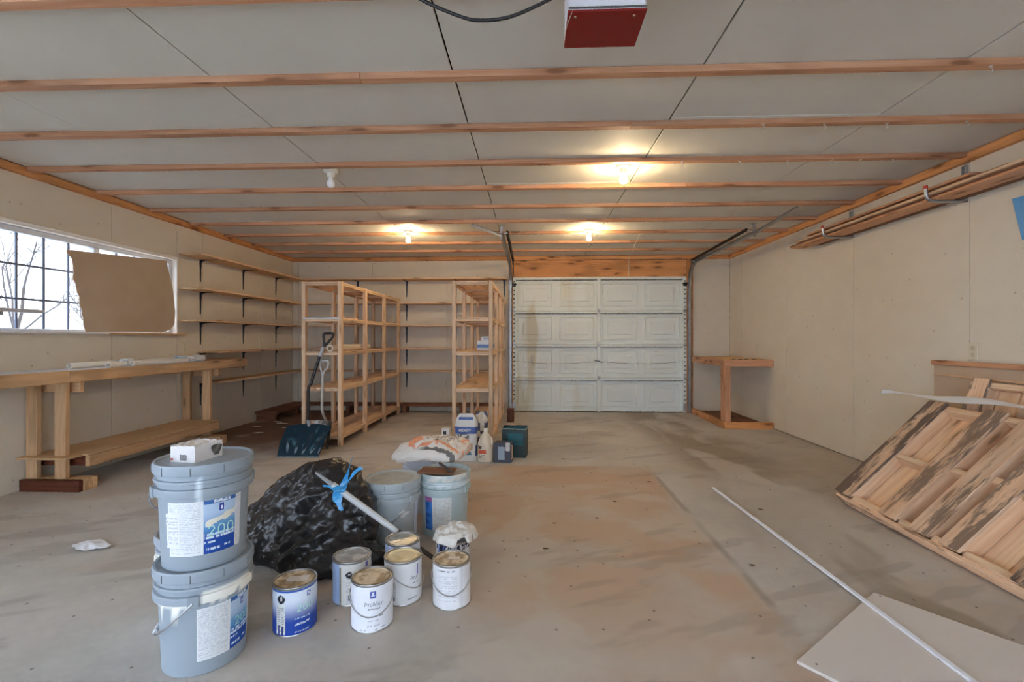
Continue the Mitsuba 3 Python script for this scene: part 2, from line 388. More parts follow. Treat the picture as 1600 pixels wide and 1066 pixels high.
c = structure('ceiling')
part(c, 'backing', board((L - .1, FR - .1, ZC + .03), (R + .1, B + .1, ZC + .12)), 'matte', color=(40, 36, 32))
for i, (x0, x1) in enumerate(spans(L, R, 0.828)):
    ys = [FR] + [y for y in np.arange(-1.8 + (1.168 if i % 2 else 0), B, 2.336)] + [B]
    for y0, y1 in zip(ys[:-1], ys[1:]):
        dz = 0.004 * ((i * 7 + int(y0 * 3)) % 3)
        g = 0.0045 if i in (3, 4) else 0.003
        part(c, 'panel', board((x0 + g, y0 + .001, ZC + dz * .5), (x1 - g, y1 - .001, ZC + .012 + dz * .5), 1, 0.001), 'ceiling_paper')
for k in range(-6, 9):
    y = 2.369 + 0.584 * k
    xj = (-0.85, 0.6, -1.6, 1.3)[k % 4]
    part(c, 'purlin', board((L + .002, y - .052, ZC - .031), (xj, y, ZC + .002), 0, 0.002), 'fir')
    part(c, 'purlin', board((xj + .001, y - .052 + .003, ZC - .031), (R - .002, y + .002, ZC + .002), 0, 0.002), 'fir')
def trim(n, pieces):
    t = structure(f'trim_{n}')
    for lo, hi, ax in pieces: part(t, 'board', board(lo, hi, ax), 'header_wood')
trim(1, [((L, FR + .02, ZT), (L + .038, 1.9, ZC - .002), 1), ((L, 1.902, ZT), (L + .038, 5.1, ZC - .002), 1), ((L, 5.102, ZT + .002), (L + .038, B, ZC - .002), 1)])
trim(2, [((R - .038, FR + .02, ZT), (R, 2.6, ZC - .002), 1), ((R - .038, 2.602, ZT + .002), (R, B, ZC - .002), 1)])
trim(3, [((L + .038, B - .038, ZT), (-.36, B - .001, ZC - .002), 0), ((-.358, B - .038, ZT + .002), (R - .038, B - .022, ZC - .002), 0)])

# window: sliding, two sashes of 4 x 3 panes
w = structure('window_1')
y0, y1, z0, z1 = WIN
for lo, hi in (((L - .1, y0, z0), (L + .012, y0 + .018, z1)), ((L - .1, y1 - .018, z0), (L + .012, y1, z1)), ((L - .1, y0, z1 - .018), (L + .012, y1, z1))):
    part(w, 'reveal', board(lo, hi), 'matte', color=(226, 220, 212))
part(w, 'casing', board((L, y0 - .01, z1 - .004), (L + .014, y1 + .01, z1 + .014)), 'satin', color=(226, 224, 222), label='white strip along the top of the window')
part(w, 'sill', board((L - .1, y0, z0 - .012), (L + .06, y1 - .9, z0 + .006), 1), 'satin', color=(206, 202, 198))
part(w, 'sill', board((L - .1, y1 - .898, z0 - .014), (L + .07, y1 + .06, z0 + .004), 1), 'stud_wood', label='worn wooden sill board')
FX = L - .075
def vbar(lo, hi, nm='frame', col=(196, 200, 206)): part(w, nm, board(lo, hi, None, .004), 'satin', color=col)
vbar((FX - .03, y0 + .018, z1 - .062), (FX + .03, y1 - .018, z1 - .018)); vbar((FX - .03, y0 + .018, z0), (FX + .03, y1 - .018, z0 + .03))
vbar((FX - .03, y0 + .018, z0), (FX + .03, y0 + .06, z1 - .02)); vbar((FX - .03, y1 - .06, z0), (FX + .03, y1 - .018, z1 - .02))
vbar((FX - .03, 4.130, z0 + .03), (FX + .035, 4.185, z1 - .062), 'mullion')
ysL, ysR = [3.26, 3.510, 3.715, 3.923, 4.13], [4.185, 4.392, 4.597, 4.805, 5.02]
zs = [z0 + .03, 1.475, 1.740, z1 - .062]
for ys in (ysL, ysR):
    for y in ys[1:-1]: part(w, 'muntin', board((FX - .006, y - .008, zs[0]), (FX + .008, y + .008, zs[-1]), 2, .002), 'satin', color=(92, 102, 122))
    for z in zs[1:-1]: part(w, 'muntin', board((FX - .005, ys[0], z - .008), (FX + .007, ys[-1], z + .008), 1, .002), 'satin', color=(92, 102, 122))
    for a, b in zip(ys[:-1], ys[1:]):
        for q, r_ in zip(zs[:-1], zs[1:]):
            part(w, 'pane', (np.array([[FX, a, q], [FX, b, q], [FX, b, r_], [FX, a, r_]]), np.array([[0, 1, 2], [0, 2, 3]])), 'pane_glass')

# overhead door at the back
d = structure('door_1')
labels[d]['label'] = 'white panelled steel overhead door, inside face'
XL, XR, YD = -.312, 2.436, 7.60
SX = [XL + .055 + (XR - XL - .11) * t for t in (0, .25, .5, .75, 1)]
XM = 1.062
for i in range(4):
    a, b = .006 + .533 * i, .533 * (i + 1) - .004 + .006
    s = part(d, 'section', board((XL - .03, YD + .048, a), (XR + .03, YD + .062, b + .0045 + (.01 if i == 3 else 0)), 0, .0005), 'door_paint')
    part(s, 'rail', board((XL + .05, YD, b - .030), (XR - .05, YD + .050, b), 0, .004), 'door_paint')
    part(s, 'rail', board((XL + .05, YD + .022, a), (XR - .05, YD + .050, a + .020), 0, .004), 'door_paint')
    part(s, 'joint_seal', board((XL + .052, YD + .003, b - .039), (XR - .052, YD + .046, b - .0305), 0, .001), 'matte', color=(88, 90, 90), label='dark strip painted as the shadow line under the rail')  # added dark strip, stands in for the shadow line beneath the rail
    part(s, 'centre_stile', board((XM - .027, YD - .004, a), (XM + .027, YD + .050, b), 2, .004), 'door_paint')
    for x0, x1 in ((XL, XL + .058), (XR - .058, XR)):
        part(s, 'end_stile', board((x0, YD - .004, a), (x1, YD + .050, b), 2, .004), 'door_paint')
        hs = [board(((x0 + x1) / 2 - .010, YD - .0055, z - .010), ((x0 + x1) / 2 + .010, YD - .0035, z + .010)) for z in np.linspace(a + .06, b - .06, 7)]
        part(s, 'slot_holes', join(*hs), 'matte', color=(52, 54, 56), label='row of dark punched holes')
    for px in (XL + .09, XL + .76, XM + .06, XM + .72):
        q0, q1, r0, r1 = px, px + .55, a + .07, b - .085
        fr = []
        for (u0, u1, v0, v1) in ((q0, q1, r0, r0 + .02), (q0, q1, r1 - .02, r1), (q0, q0 + .02, r0, r1), (q1 - .02, q1, r0, r1)):
            fr.append(board((u0, YD + .030, v0), (u1, YD + .050, v1), None, .009))
        k = .085
        fr.append(board((q0 + k, YD + .030, r0 + k), (q1 - k, YD + .050, r1 - k), None, .016))
        part(s, 'embossed_panel', join(*fr), 'door_paint')
for z in (.539, 1.072, 1.605):
    for x in (XL + .028, XM, XR - .028):
        h = [board((x - .02, YD - .009, z - .035), (x + .02, YD - .003, z + .035)), tube([(x - .026, YD - .014, z), (x + .026, YD - .014, z)], .008, 8)]
        part(d, 'hinge', join(*h), 'galvanised')
for x in (XL + .03, XR - .03):
    part(d, 'roller_bracket', join(board((x - .026, YD - .012, 1.99), (x + .026, YD - .003, 2.05)), tube([(x - .04, YD - .025, 2.03), (x + .04, YD - .025, 2.03)], .011, 8)), 'metal', color=(70, 70, 72))
    part(d, 'bottom_bracket', board((x - .028, YD - .012, .03), (x + .028, YD - .003, .15)), 'galvanised')
xs = np.linspace(XL + .03, XM, 12)
for x0, x1 in ((XL + .03, XM), (XM, XR - .05)):
    P = [(x, YD - .008, .805 - .035 * math.sin(math.pi * t)) for t in np.linspace(0, 1, 14) for x in [x0 + (x1 - x0) * t]]
    part(d, 'lock_cable', tube(P, .0028, 6), 'metal', color=(150, 150, 148))
part(d, 'lock_handle', join(tube([(XM, YD - .005, .805), (XM, YD - .03, .805)], .014, 12), plank((XM - .07, YD - .03, .825), (XM + .05, YD - .03, .79), .016, .01, (0, 1, 0))), 'metal', color=(90, 92, 94))
part(d, 'lift_handle', join(board((-.005, YD - .012, .735), (.048, YD + .050, .762)), board((.0, YD + .010, .77), (.044, YD + .050, .90), 2, .003), tube([(.006, YD + .012, .78), (.006, YD - .012, .80), (.006, YD - .012, .88), (.006, YD + .012, .895)], .006, 6)), 'satin', color=(196, 190, 170))
part(d, 'bottom_seal', board((XL, YD, -.002), (XR, YD + .060, .008), 0), 'matte', color=(34, 34, 34))
part(d, 'top_stop', board((XL + .01, YD - .004, 2.128), (XR - .01, YD + .03, 2.146), 0), 'satin', color=(228, 226, 218), label='white strip along the top of the door')

def door_track(name, x, sgn, label):
    t = thing(name, label, 'door track')
    prof = [(7.545, .02), (7.545, 1.98)] + [(7.545 - .32 * (1 - math.cos(a)), 1.98 + .345 * math.sin(a)) for a in np.linspace(.15, math.pi / 2, 9)]
    def rail(y0, z0, y1, z1, nx, nz):
        pass
    P = [(x, y, z) for y, z in prof] + [(x, 5.36, 2.335)]
    def strip(off_n, hw, th):     # a strip following the path, hw half wide in x
        out = []
        for (a, b) in zip(P[:-1], P[1:]):
            a, b = np.array(a), np.array(b); dv = (b - a) / np.linalg.norm(b - a); n = np.cross(dv, [1, 0, 0])
            out.append(plank(a + n * off_n - dv * .002, b + n * off_n + dv * .002, 2 * hw, th, n, .001))
        return out
    part(t, 'rail', join(*strip(.018, .022, .003), *strip(-.018, .014, .003),
                         *[plank(np.array(a) + [sgn * .021, 0, 0], np.array(b) + [sgn * .021, 0, 0], .036, .003, (1, 0, 0), .001) for a, b in zip(P[:-1], P[1:])]), 'galvanised')
    part(t, 'mounting_angle', plank((x + sgn * .030, 7.578, .02), (x + sgn * .030, 7.578, 2.2), .045, .004, (1, 0, 0)), 'galvanised')
    hy = 5.40
    part(t, 'hanger', join(plank((x + sgn * .02, hy, 2.30), (x + sgn * .0, hy + .0, 2.452), .032, .004, (0, 1, 0)), board((x - .03, hy - .02, 2.444), (x + .03, hy + .02, 2.4489))), 'galvanised')
    ex, ey = (x - .33, 5.25) if sgn < 0 else (x + .10, 4.70)
    z1 = 2.438
    p0, p1 = np.array([x, hy - .03, 2.34]), np.array([ex, ey, z1])
    dv = (p1 - p0) / np.linalg.norm(p1 - p0)
    up = np.cross(dv, np.cross([0, 0, 1.0], dv))
    part(t, 'perforated_angle', join(plank(p0, p1, .032, .003, up, .001), plank(p0 - up * .016, p1 - up * .016, .003, .032, up, .001)), 'metal', color=(150, 152, 158))
    dd = [move(lathe([(0, 0), (.005, 0), (.005, .0045), (0, .0045)], 8), p0 + dv * s + up * (.0 - .002)) for s in np.linspace(.06, np.linalg.norm(p1 - p0) - .03, 12)]
    part(t, 'punched_holes', join(*dd), 'matte', color=(40, 40, 42))
    # stretched spring beside the rail
    q0, q1 = np.array([x - sgn * .055, 5.43, 2.385]), np.array([x - sgn * .055, 7.20, 2.345])
    n = 150; tt = np.linspace(0, 1, n * 4)
    sp = q0 + (q1 - q0) * tt[:, None]; an = tt * n * 2 * np.pi
    sp = sp + .017 * np.stack([np.cos(an), 0 * an, np.sin(an)], 1)
    part(t, 'extension_spring', join(tube([q0, q1], .0175, 12), tube(sp[::1], .003, 4)) if False else tube([q0 + (q1 - q0) * s for s in np.linspace(0, 1, 120)], [.0185 if k % 2 else .0155 for k in range(120)], 10), 'metal', color=(46, 40, 38), label='dark extension spring')
    pl = move(lathe([(0, -.012), (.045, -.012), (.040, 0), (.045, .012), (0, .012)], 20), (x - sgn * .05, 7.26, 2.33), ry=math.pi / 2)
    part(t, 'pulley', pl, 'metal', smooth=40, color=(120, 120, 122))
    part(t, 'lift_cable', tube([(x - sgn * .05, 7.29, 2.30), (x - sgn * .02, 7.535, 1.9), (x - sgn * .02, 7.55, .12)], .003, 5), 'metal', color=(110, 110, 112))
    part(t, 'end_bolt', tube([(x - sgn * .02, 5.40, 2.36), (x - sgn * .06, 5.40, 2.372)], .014, 8), 'metal', color=(210, 210, 210))
door_track('door_track', -.336, -1, 'galvanised door track curving up to the ceiling left of the overhead door')
door_track('door_track', 2.458, 1, 'galvanised door track curving up to the ceiling right of the overhead door')

# ------------------------------------------------------------------ lamps
def lamp(x, y, lit, label):
    t = thing('ceiling_lamp', label, 'light fixture')
    z = ZC
    part(t, 'base', move(lathe([(0, 0), (.056, 0), (.056, -.010), (.050, -.022), (.030, -.030), (0, -.030)], 32), (x, y, z)), 'satin', smooth=40, color=(226, 224, 216))
    part(t, 'socket', move(lathe([(0, -.028), (.028, -.029), (.0265, -.062), (0, -.062)], 24), (x, y, z)), 'satin', smooth=40, color=(216, 212, 200))
    prof = [(.0, -.060), (.0135, -.060), (.0145, -.070), (.020, -.082), (.0275, -.096), (.0300, -.112), (.0265, -.128), (.016, -.139), (0, -.142)]
    m = move(lathe(prof, 24), (x, y, z))
    if lit: part(t, 'bulb', m, 'satin', smooth=True, color=(250, 246, 236), emitter={'type': 'area', 'radiance': {'type': 'rgb', 'value': BULB.tolist()}}, label='lit frosted bulb')
    else: part(t, 'bulb', m, 'satin', smooth=True, color=(232, 232, 230), label='unlit frosted bulb')
lamp(0.695, 3.640, True, 'lit bare bulb in a porcelain holder nearest the viewer on the right')
lamp(-1.561, 3.640, False, 'unlit bulb in a porcelain ceiling holder, the only one switched off')
lamp(-1.508, 5.763, True, 'lit bare bulb in a ceiling holder above the left storage rack')
lamp(0.686, 5.763, True, 'lit bare bulb in a ceiling holder in front of the overhead door')

# ------------------------------------------------------------------ wall shelves with stamped brackets
def bracket_mesh():
    """steel shelf bracket against a wall in the plane x = 0, shelf towards +x, top at z = 0"""
    leg = [(-.016, 0), (.016, 0), (.007, -.26), (-.007, -.26)]
    arm = [(0, -.016), (0, .016), (.20, .008), (.20, -.008)]
    v = [(.0, y, z) for y, z in leg] + [(.004, y, z) for y, z in leg]
    q = [[0, 1, 2, 3], [7, 6, 5, 4], [0, 4, 5, 1], [1, 5, 6, 2], [2, 6, 7, 3], [3, 7, 4, 0]]
    v2 = [(x, y, -.004) for x, y in arm] + [(x, y, 0) for x, y in arm]
    web = [(.003, -.004), (.17, -.004), (.06, -.010), (.022, -.024), (.012, -.06), (.003, -.22)]
    poly = [(x, -.002, z) for x, z in web] + [(x, .002, z) for x, z in web]
    n = len(web)
    wf = [[0, k, k + 1] for k in range(1, n - 1)] + [[n, n + k + 1, n + k] for k in range(1, n - 1)] + [w_ for k in range(n) for w_ in ([k, k + n, (k + 1) % n + n], [k, (k + 1) % n + n, (k + 1) % n])]
    return join((v, q), (v2, q), (poly, wf))
def bracket(parent, x, y, z, facing):
    rz = {'x': 0, '-y': -math.pi / 2}[facing]
    part(parent, 'bracket', move(bracket_mesh(), (x, y, z), rz=rz), 'metal', color=(66, 70, 80), label='dark stamped steel bracket')
ords = ['top', 'second', 'third', 'fourth', 'lowest']
ends = [5.10, 5.11, 5.11, 5.39, 5.39]
for i, z in enumerate((2.094, 1.712, 1.356, .999, .645)):
    s = thing('wall_shelf', f'{"uppermost" if i == 0 else ords[i]} of the five long bracketed shelf boards on the left wall beyond the window' if i < 4 else 'lowest of the five bracketed shelf boards on the left wall, just below bench height', 'shelf')
    part(s, 'board', board((L + .004, ends[i], z), (L + .262, B - .002, z + .018), 1), 'particle_board')
    part(s, 'front_edge', board((L + .262, ends[i], z - .002), (L + .270, B - .27, z + .020), 1), 'pine')
    for y in (5.45, 6.284, 7.106): bracket(s, L + .0005, y, z, 'x')
for i, z in enumerate((2.094, 1.712, 1.356, .999, .645)):
    s = thing('wall_shelf', f'{"uppermost" if i == 0 else ords[i]} of the five long bracketed shelf boards along the back wall behind the racks', 'shelf')
    x1 = -.392 if i == 0 else -.41
    part(s, 'board', board((L + .275, B - .262, z), (x1, B - .002, z + .018), 0), 'particle_board')
    part(s, 'front_edge', board((L + .272, B - .270, z - .002), (x1, B - .262, z + .020), 0), 'pine')
    for x in (-2.814, -2.016, -1.212, -.439): bracket(s, x, B - .0005, z, '-y')
s = thing('low_shelf', 'low dark brown board shelf along the foot of the back wall behind the storage racks', 'shelf')
part(s, 'board', board((L + .03, B - .235, .105), (-.42, B - .004, .140), 0), 'weathered_wood')
for x in (-3.8, -2.9, -2.0, -1.1, -.47): part(s, 'block', board((x - .03, B - .22, 0), (x + .03, B - .01, .105), 1), 'weathered_wood')
s = thing('low_shelf', 'short low dark board shelf along the foot of the left wall near the corner', 'shelf')
part(s, 'board', board((L + .004, 6.55, .105), (L + .31, B - .24, .140), 1), 'weathered_wood')
for y in (6.6, 7.2): part(s, 'block', board((L + .01, y - .03, 0), (L + .28, y + .03, .105), 0), 'weathered_wood')

# ------------------------------------------------------------------ free-standing racks
def rack(x0, x1, label):
    t = thing('storage_rack', label, 'shelving unit')
    ys = (5.06, 5.82, 6.58, 7.30)
    pw, pd = .040, .062
    for y in ys:
        for xa in (x0, x1 - pw): part(t, 'post', board((xa, y, 0), (xa + pw, y + pd, 1.786), 2, .003), 'pine')
    for z in (.10, .618, 1.010, 1.375, 1.765):
        for y in ys:
            yy = y + .008
            part(t, 'crossbar', board((x0 + pw, yy, z - .024), (x1 - pw, yy + .018, z), 0, .002), 'pine')
        for a, b in zip(ys[:-1], ys[1:]):
            for xa in (x0 + .004, x1 - .022):
                part(t, 'side_rail', board((xa, a + pd, z - .026), (xa + .018, b, z), 1, .002), 'pine')
        w = (x1 - x0 - 2 * pw - .004) / 3
        for k in range(3):
            xa = x0 + pw + .002 + k * w
            part(t, 'shelf_plank', board((xa + .0008, ys[0] - .002, z), (xa + w - .0008, ys[-1] + pd, z + .016), 1, .0015), 'pine')
        for a, b in zip(ys[:-1], ys[1:]):
            for xa in (x0 + .002, x1 - pw + .002):
                part(t, 'edge_strip', board((xa, a + pd + .001, z), (xa + pw - .004, b - .001, z + .016), 1, .0015), 'pine')
    return t
r1 = rack(-2.492, -2.055, 'open pine storage rack with two snow shovels leaning on it')
part(r1, 'metal_edge', board((-2.48, 5.054, 1.378), (-2.062, 5.0575, 1.392), 0, .001), 'metal', color=(176, 182, 184), label='pale metal edging strip')
rack(-.852, -.418, 'open pine storage rack standing beside the overhead door')

# ------------------------------------------------------------------ workbench at the left wall
t = thing('workbench', 'long wooden workbench with a white top under the window', 'workbench')
part(t, 'bench_top', board((L + .002, 2.35, .896), (-3.522, 5.686, .921), 1), 'satin', color=(196, 197, 202), label='white laminated top')
part(t, 'top_edge', board((L + .002, 5.10, .9212), (-3.522, 5.686, .9225), 1, .0005), 'stud_wood', label='bare wooden end of the top')
part(t, 'front_rail', board((-3.520, 2.35, .833), (-3.480, 3.452, .923), 1), 'stud_wood')
part(t, 'front_rail', board((-3.520, 3.454, .833), (-3.480, 5.686, .922), 1), 'stud_wood')
part(t, 'rear_rail', board((L + .002, 2.35, .807), (L + .040, 5.686, .895), 1), 'stud_wood')
for y in (2.4, 4.0, 4.6, 5.64): part(t, 'joist', board((L + .042, y, .810), (-3.522, y + .038, .895), 0), 'stud_wood')
for y0, n in ((3.462, 4), (5.100, 3)):
    for k in range(n):
        part(t, 'foot', board((L + .002, y0 + .0385 * k, 0), (-3.424 + .006 * (k % 2), y0 + .038 + .0385 * k, .088 - .002 * (k % 2)), 0), 'dark_wood' if k == 0 and n == 4 else 'stud_wood', label='dark red-brown stained foot board' if k == 0 and n == 4 else None)
    for xa, xb in ((-3.885, -3.797), (-3.655, -3.567)):
        part(t, 'leg', board((xa, y0 + .038, .088), (xb, y0 + .076, .833), 2), 'stud_wood')
        part(t, 'leg', board((xa + .012, y0 + .0765, .086), (xb - .05, y0 + .1145, .81), 2), 'stud_wood')
    part(t, 'top_bearer', board((L + .043, y0 + .118, .745), (-3.53, y0 + .155, .833), 0), 'stud_wood')
part(t, 'lower_shelf', board((L + .01, 3.43, .250), (-3.492, 5.13, .266), 1), 'particle_board', label='particle board lower shelf')
part(t, 'lower_shelf', board((-3.491, 3.56, .252), (-3.452, 5.13, .268), 1), 'particle_board')
part(t, 'shelf_rail', board((-3.488, 3.58, .166), (-3.450, 5.128, .250), 1), 'stud_wood')
part(t, 'shelf_rail', board((L + .012, 3.58, .166), (L + .050, 5.128, .250), 1), 'dark_wood')
for y in (3.575, 4.35, 5.09): part(t, 'shelf_joist', board((L + .052, y + (.02 if y < 4 else 0), .168), (-3.49, y + .038 + (.02 if y < 4 else 0), .249), 0), 'dark_wood')

# white plastic pipes and fittings lying on the bench
PVC = (238, 236, 228)
zb = .9215
def pvc(p0, p1, r, label):
    k = thing('plastic_pipe', label, 'pipe', None)
    put(k, pipe((p0[0], p0[1], zb + r + p0[2]), (p1[0], p1[1], zb + r + p1[2]), r, r * .82), 'satin', smooth=40, color=PVC)
pvc((-3.700, 3.66, 0), (-3.762, 4.30, 0), .024, 'separate short white plastic pipe lying nearest the window side of the bench')
pvc((-3.560, 3.86, 0), (-3.592, 4.06, 0), .022, 'stubby white plastic pipe at the front of the bench pile')
pvc((-3.555, 4.09, .0), (-3.570, 4.79, 0), .022, 'long white plastic pipe along the front edge of the bench')
pvc((-3.700, 4.37, .0), (-3.745, 5.02, 0), .025, 'white plastic pipe lying behind the long front one on the bench')
pvc((-3.80, 4.78, .0), (-3.81, 5.28, 0), .024, 'white plastic pipe farthest back on the bench against the wall')
def fitting(x, y, kind, rz, label):
    k = thing('pipe_fitting', label, 'pipe fitting')
    a = lathe([(.024, -.055), (.032, -.055), (.032, -.025), (.029, -.022), (.029, .022), (.032, .025), (.032, .055), (.024, .055), (.024, -.055)], 20)
    a = move(a, (0, 0, 0), ry=math.pi / 2)
    if kind == 'tee': a = join(a, move(lathe([(.0, .0), (.029, .0), (.029, .025), (.032, .028), (.032, .058), (.024, .058), (.024, .0)], 20), (0, 0, 0), rx=-math.pi / 2))
    if kind == 'elbow': a = join(move(lathe([(.024, 0), (.032, 0), (.032, .05), (.024, .05), (.024, 0)], 20), (.02, 0, 0), ry=math.pi / 2), tube([(.03, 0, 0), (.005, .0, 0), (-.008, .012, 0), (-.008, .03, 0)], .029, 16), move(lathe([(.024, 0), (.032, 0), (.032, .05), (.024, .05), (.024, 0)], 20), (-.008, .025, 0), rx=-math.pi / 2))
    if kind == 'cap': a = move(lathe([(0, -.03), (.026, -.03), (.032, -.022), (.032, .03), (.025, .03), (.025, -.018), (0, -.02)], 20), ry=math.pi / 2)
    put(k, move(a, (x, y, zb + .0325), rz=rz), 'satin', smooth=40, color=(226, 226, 222))
fitting(-3.645, 4.16, 'tee', 1.9, 'white pipe tee lying between the short pipes on the bench')
fitting(-3.66, 5.10, 'tee', 2.6, 'white pipe tee at the far end of the bench pile')
fitting(-3.572, 4.85, 'cap', 1.5, 'white pipe cap at the far end of the long front pipe')
fitting(-3.56, 4.99, 'elbow', 2.0, 'white pipe elbow at the far end of the bench pile')
k = solo('pipe_coupling', 'pale blue and white pipe coupling in the middle of the bench pile', 'pipe fitting', move(lathe([(.023, -.05), (.033, -.05), (.033, .05), (.023, .05), (.023, -.05)], 20), (-3.640, 4.80, zb + .0335), rx=math.pi / 2, rz=-.1), 'satin', 40, (196, 216, 228))

# cardboard sheet in the window, board across it
def cardfn(U, V):
    yl = np.interp(V, [0, .3, .6, .9, 1], [3.965, 3.925, 3.872, 3.845, 3.800]); yr = np.interp(V, [0, .05, .12, .3, .6, 1], [4.80, 4.93, 4.99, 5.005, 4.98, 4.895])
    y = yl + (yr - yl) * U + .05 * (fb(np.stack([V * 9, U * 2, U * 0], -1), 3) - .5) * (1 - U) ** 3
    z = 1.2225 + (.685 + .085 * U) * V + .010 * np.abs(np.sin(2.2 * U)) * (V < .01)
    x = L + .048 - .030 * V + .030 * np.sin(np.pi * U) * np.sin(np.pi * V) + .008 * np.cos(4 * U + 2 * V) + .012 * (1 - U) ** 6 * V
    return np.stack([x, y, z], -1)
solo('cardboard_sheet', 'large brown cardboard sheet propped in the window, its edges curling', 'cardboard', slab(cardfn, 40, 40, .005), 'cardboard', 40)
t = thing('wall_shelf', 'dark grey narrow shelf crossing the left end of the window', 'shelf')
part(t, 'board', board((L + .02, 2.6, 1.362), (L + .14, 3.53, 1.386), 1), 'matte', color=(186, 184, 188))
part(t, 'bracket', board((L + .05, 2.7, 1.335), (L + .07, 3.30, 1.362), 1), 'matte', color=(176, 174, 178))
part(t, 'post', board((L + .0005, 2.62, 1.10), (L + .02, 2.70, 1.386), 2), 'matte', color=(104, 100, 100))

# outlets
def outlet(x, y, z, s, label, hw=.035, hh=.058):
    t = thing('wall_outlet', label, 'outlet')
    part(t, 'cover_plate', board((x, y - hw, z - hh), (x + s * .006, y + hw, z + hh), 2, .003), 'satin', color=(206, 198, 176))
    for dz in (-.024, .024):
        part(t, 'socket_face', move(lathe([(0, 0), (.016, 0), (.015, .002), (0, .002)], 16), (x + s * .006, y, z + dz), ry=s * math.pi / 2), 'satin', color=(190, 182, 160))
outlet(L, 5.19, 1.075, 1, 'ivory wall outlet below the right end of the window')
outlet(L, 6.70, 1.07, 1, 'ivory wall outlet between the long shelves on the left wall')
outlet(R, 6.70, 1.045, -1, 'ivory wall outlet above the corner table')
outlet(R, 3.482, 1.075, -1, 'ivory wall outlet above the tan board and pallets', .036, .060)

# ------------------------------------------------------------------ corner table
t = thing('corner_table', 'open wooden corner table on a single post right of the overhead door', 'table')
x0, x1, y0, y1 = 2.482, R - .003, 6.245, 7.515
part(t, 'table_top', board((x0 + .04, y0 + .04, .872), (x1 - .001, y1 - .001, .892), 1), 'particle_board')
part(t, 'front_rail', board((x0, y0, .806), (x1, y0 + .038, .894), 0), 'fir')
part(t, 'side_rail', board((x0, y0 + .039, .806), (x0 + .038, y1, .894), 1), 'fir')
part(t, 'rear_rail', board((x1 - .038, y0 + .039, .79), (x1, y1, .871), 1), 'fir')
part(t, 'leg', board((x0 + .022, y0 + .039, .086), (x0 + .095, y0 + .077, .873), 2), 'fir')
part(t, 'leg', board((x0 + .012, y0 + .0775, .086), (x0 + .05, y0 + .165, .871), 2), 'fir')
part(t, 'bottom_rail', board((x0, y0, 0), (x1, y0 + .038, .086), 0), 'header_wood')
part(t, 'bottom_rail', board((x0, y0 + .039, 0), (x0 + .038, y1, .086), 1), 'header_wood')
part(t, 'bottom_shelf', board((x0 + .04, y0 + .17, .0), (x1 - .045, y1 - .01, .05), 1), 'weathered_wood')
for i, x in enumerate((2.60, 2.68, 2.76, 2.86)):
    part(t, 'bolt', board((x, y0 + .05, .8925), (x + .045, y0 + .066, .900), 0), 'matte', color=(66, 56, 48))

# ------------------------------------------------------------------ lumber on wall hooks
def wall_hook(y, label):
    t = thing('wall_hook', label, 'hook')
    part(t, 'wall_plate', join(board((R - .006, y - .017, 2.14), (R, y + .017, 2.425), 2, .002), board((R - .022, y - .017, 2.15), (R - .006, y - .013, 2.40), 2, .001), board((R - .022, y + .013, 2.15), (R - .006, y + .017, 2.40), 2, .001)), 'galvanised')
    P = [(R - .008, y, 2.26), (R - .010, y, 2.19), (R - .022, y, 2.158), (R - .06, y, 2.146), (R - .20, y, 2.148), (R - .245, y, 2.152), (R - .272, y, 2.172), (R - .278, y, 2.20), (R - .282, y, 2.245)]
    part(t, 'arm', tube(P, .0125, 12), 'galvanised', smooth=50)
    part(t, 'end_cap', tube([(R - .2815, y, 2.238), (R - .283, y, 2.262)], .0145, 12), 'satin', smooth=50, color=(176, 58, 40), label='red plastic cap')
wall_hook(3.536, 'steel wall hook with a red tip holding the lumber, nearest the viewer')
wall_hook(4.746, 'steel wall hook with a red tip holding the lumber, farther from the viewer')
zl = 2.1605
lum = [(-.236, .150, 0, 5.40, 1.6, 'fir'), (-.080, .055, 0, 5.20, 1.5, 'weathered_wood'), (-.216, .140, .0192, 5.46, 1.4, 'weathered_wood'), (-.250, .150, .0384, 5.28, 1.7, 'pine'),
       (-.072, .050, .0192, 5.10, 1.6, 'fir'), (-.206, .130, .0576, 5.36, 3.02, 'weathered_wood'), (-.240, .120, .0768, 5.10, 3.24, 'fir'), (-.190, .100, .0960, 4.60, 3.45, 'weathered_wood')]
ll = ['wide reddish plank at the very bottom', 'dark strip at the bottom closest to the wall', 'dark plank second from the bottom', 'light plank third from the bottom, sticking out most',
      'narrow reddish strip second from the bottom by the wall', 'dark plank fourth from the bottom', 'reddish plank second from the top', 'short dark plank lying on top']
for (dx, w, dz, ya, yb, b), l_ in zip(lum, ll):
    solo('lumber_plank', f'{l_} of lumber on the wall hooks', 'plank', board((R + dx, yb, zl + dz), (R + dx + w, ya, zl + dz + .019), 1), b, group='planks stored on the wall hooks')

# blue sheet on the right wall
v, f = slab(lambda U, V: np.stack([R - .004 - .004 * np.sin(3 * U + 2 * V), 3.205 - .06 * (1 - V) * (1 - U) - .62 * U, 1.79 + .277 * V - .02 * U], -1), 12, 12, .002)
solo('blue_sheet', 'bright blue sheet pinned to the right wall at the edge of the photo', 'sheet', (v, f), 'satin', True, (74, 150, 206))

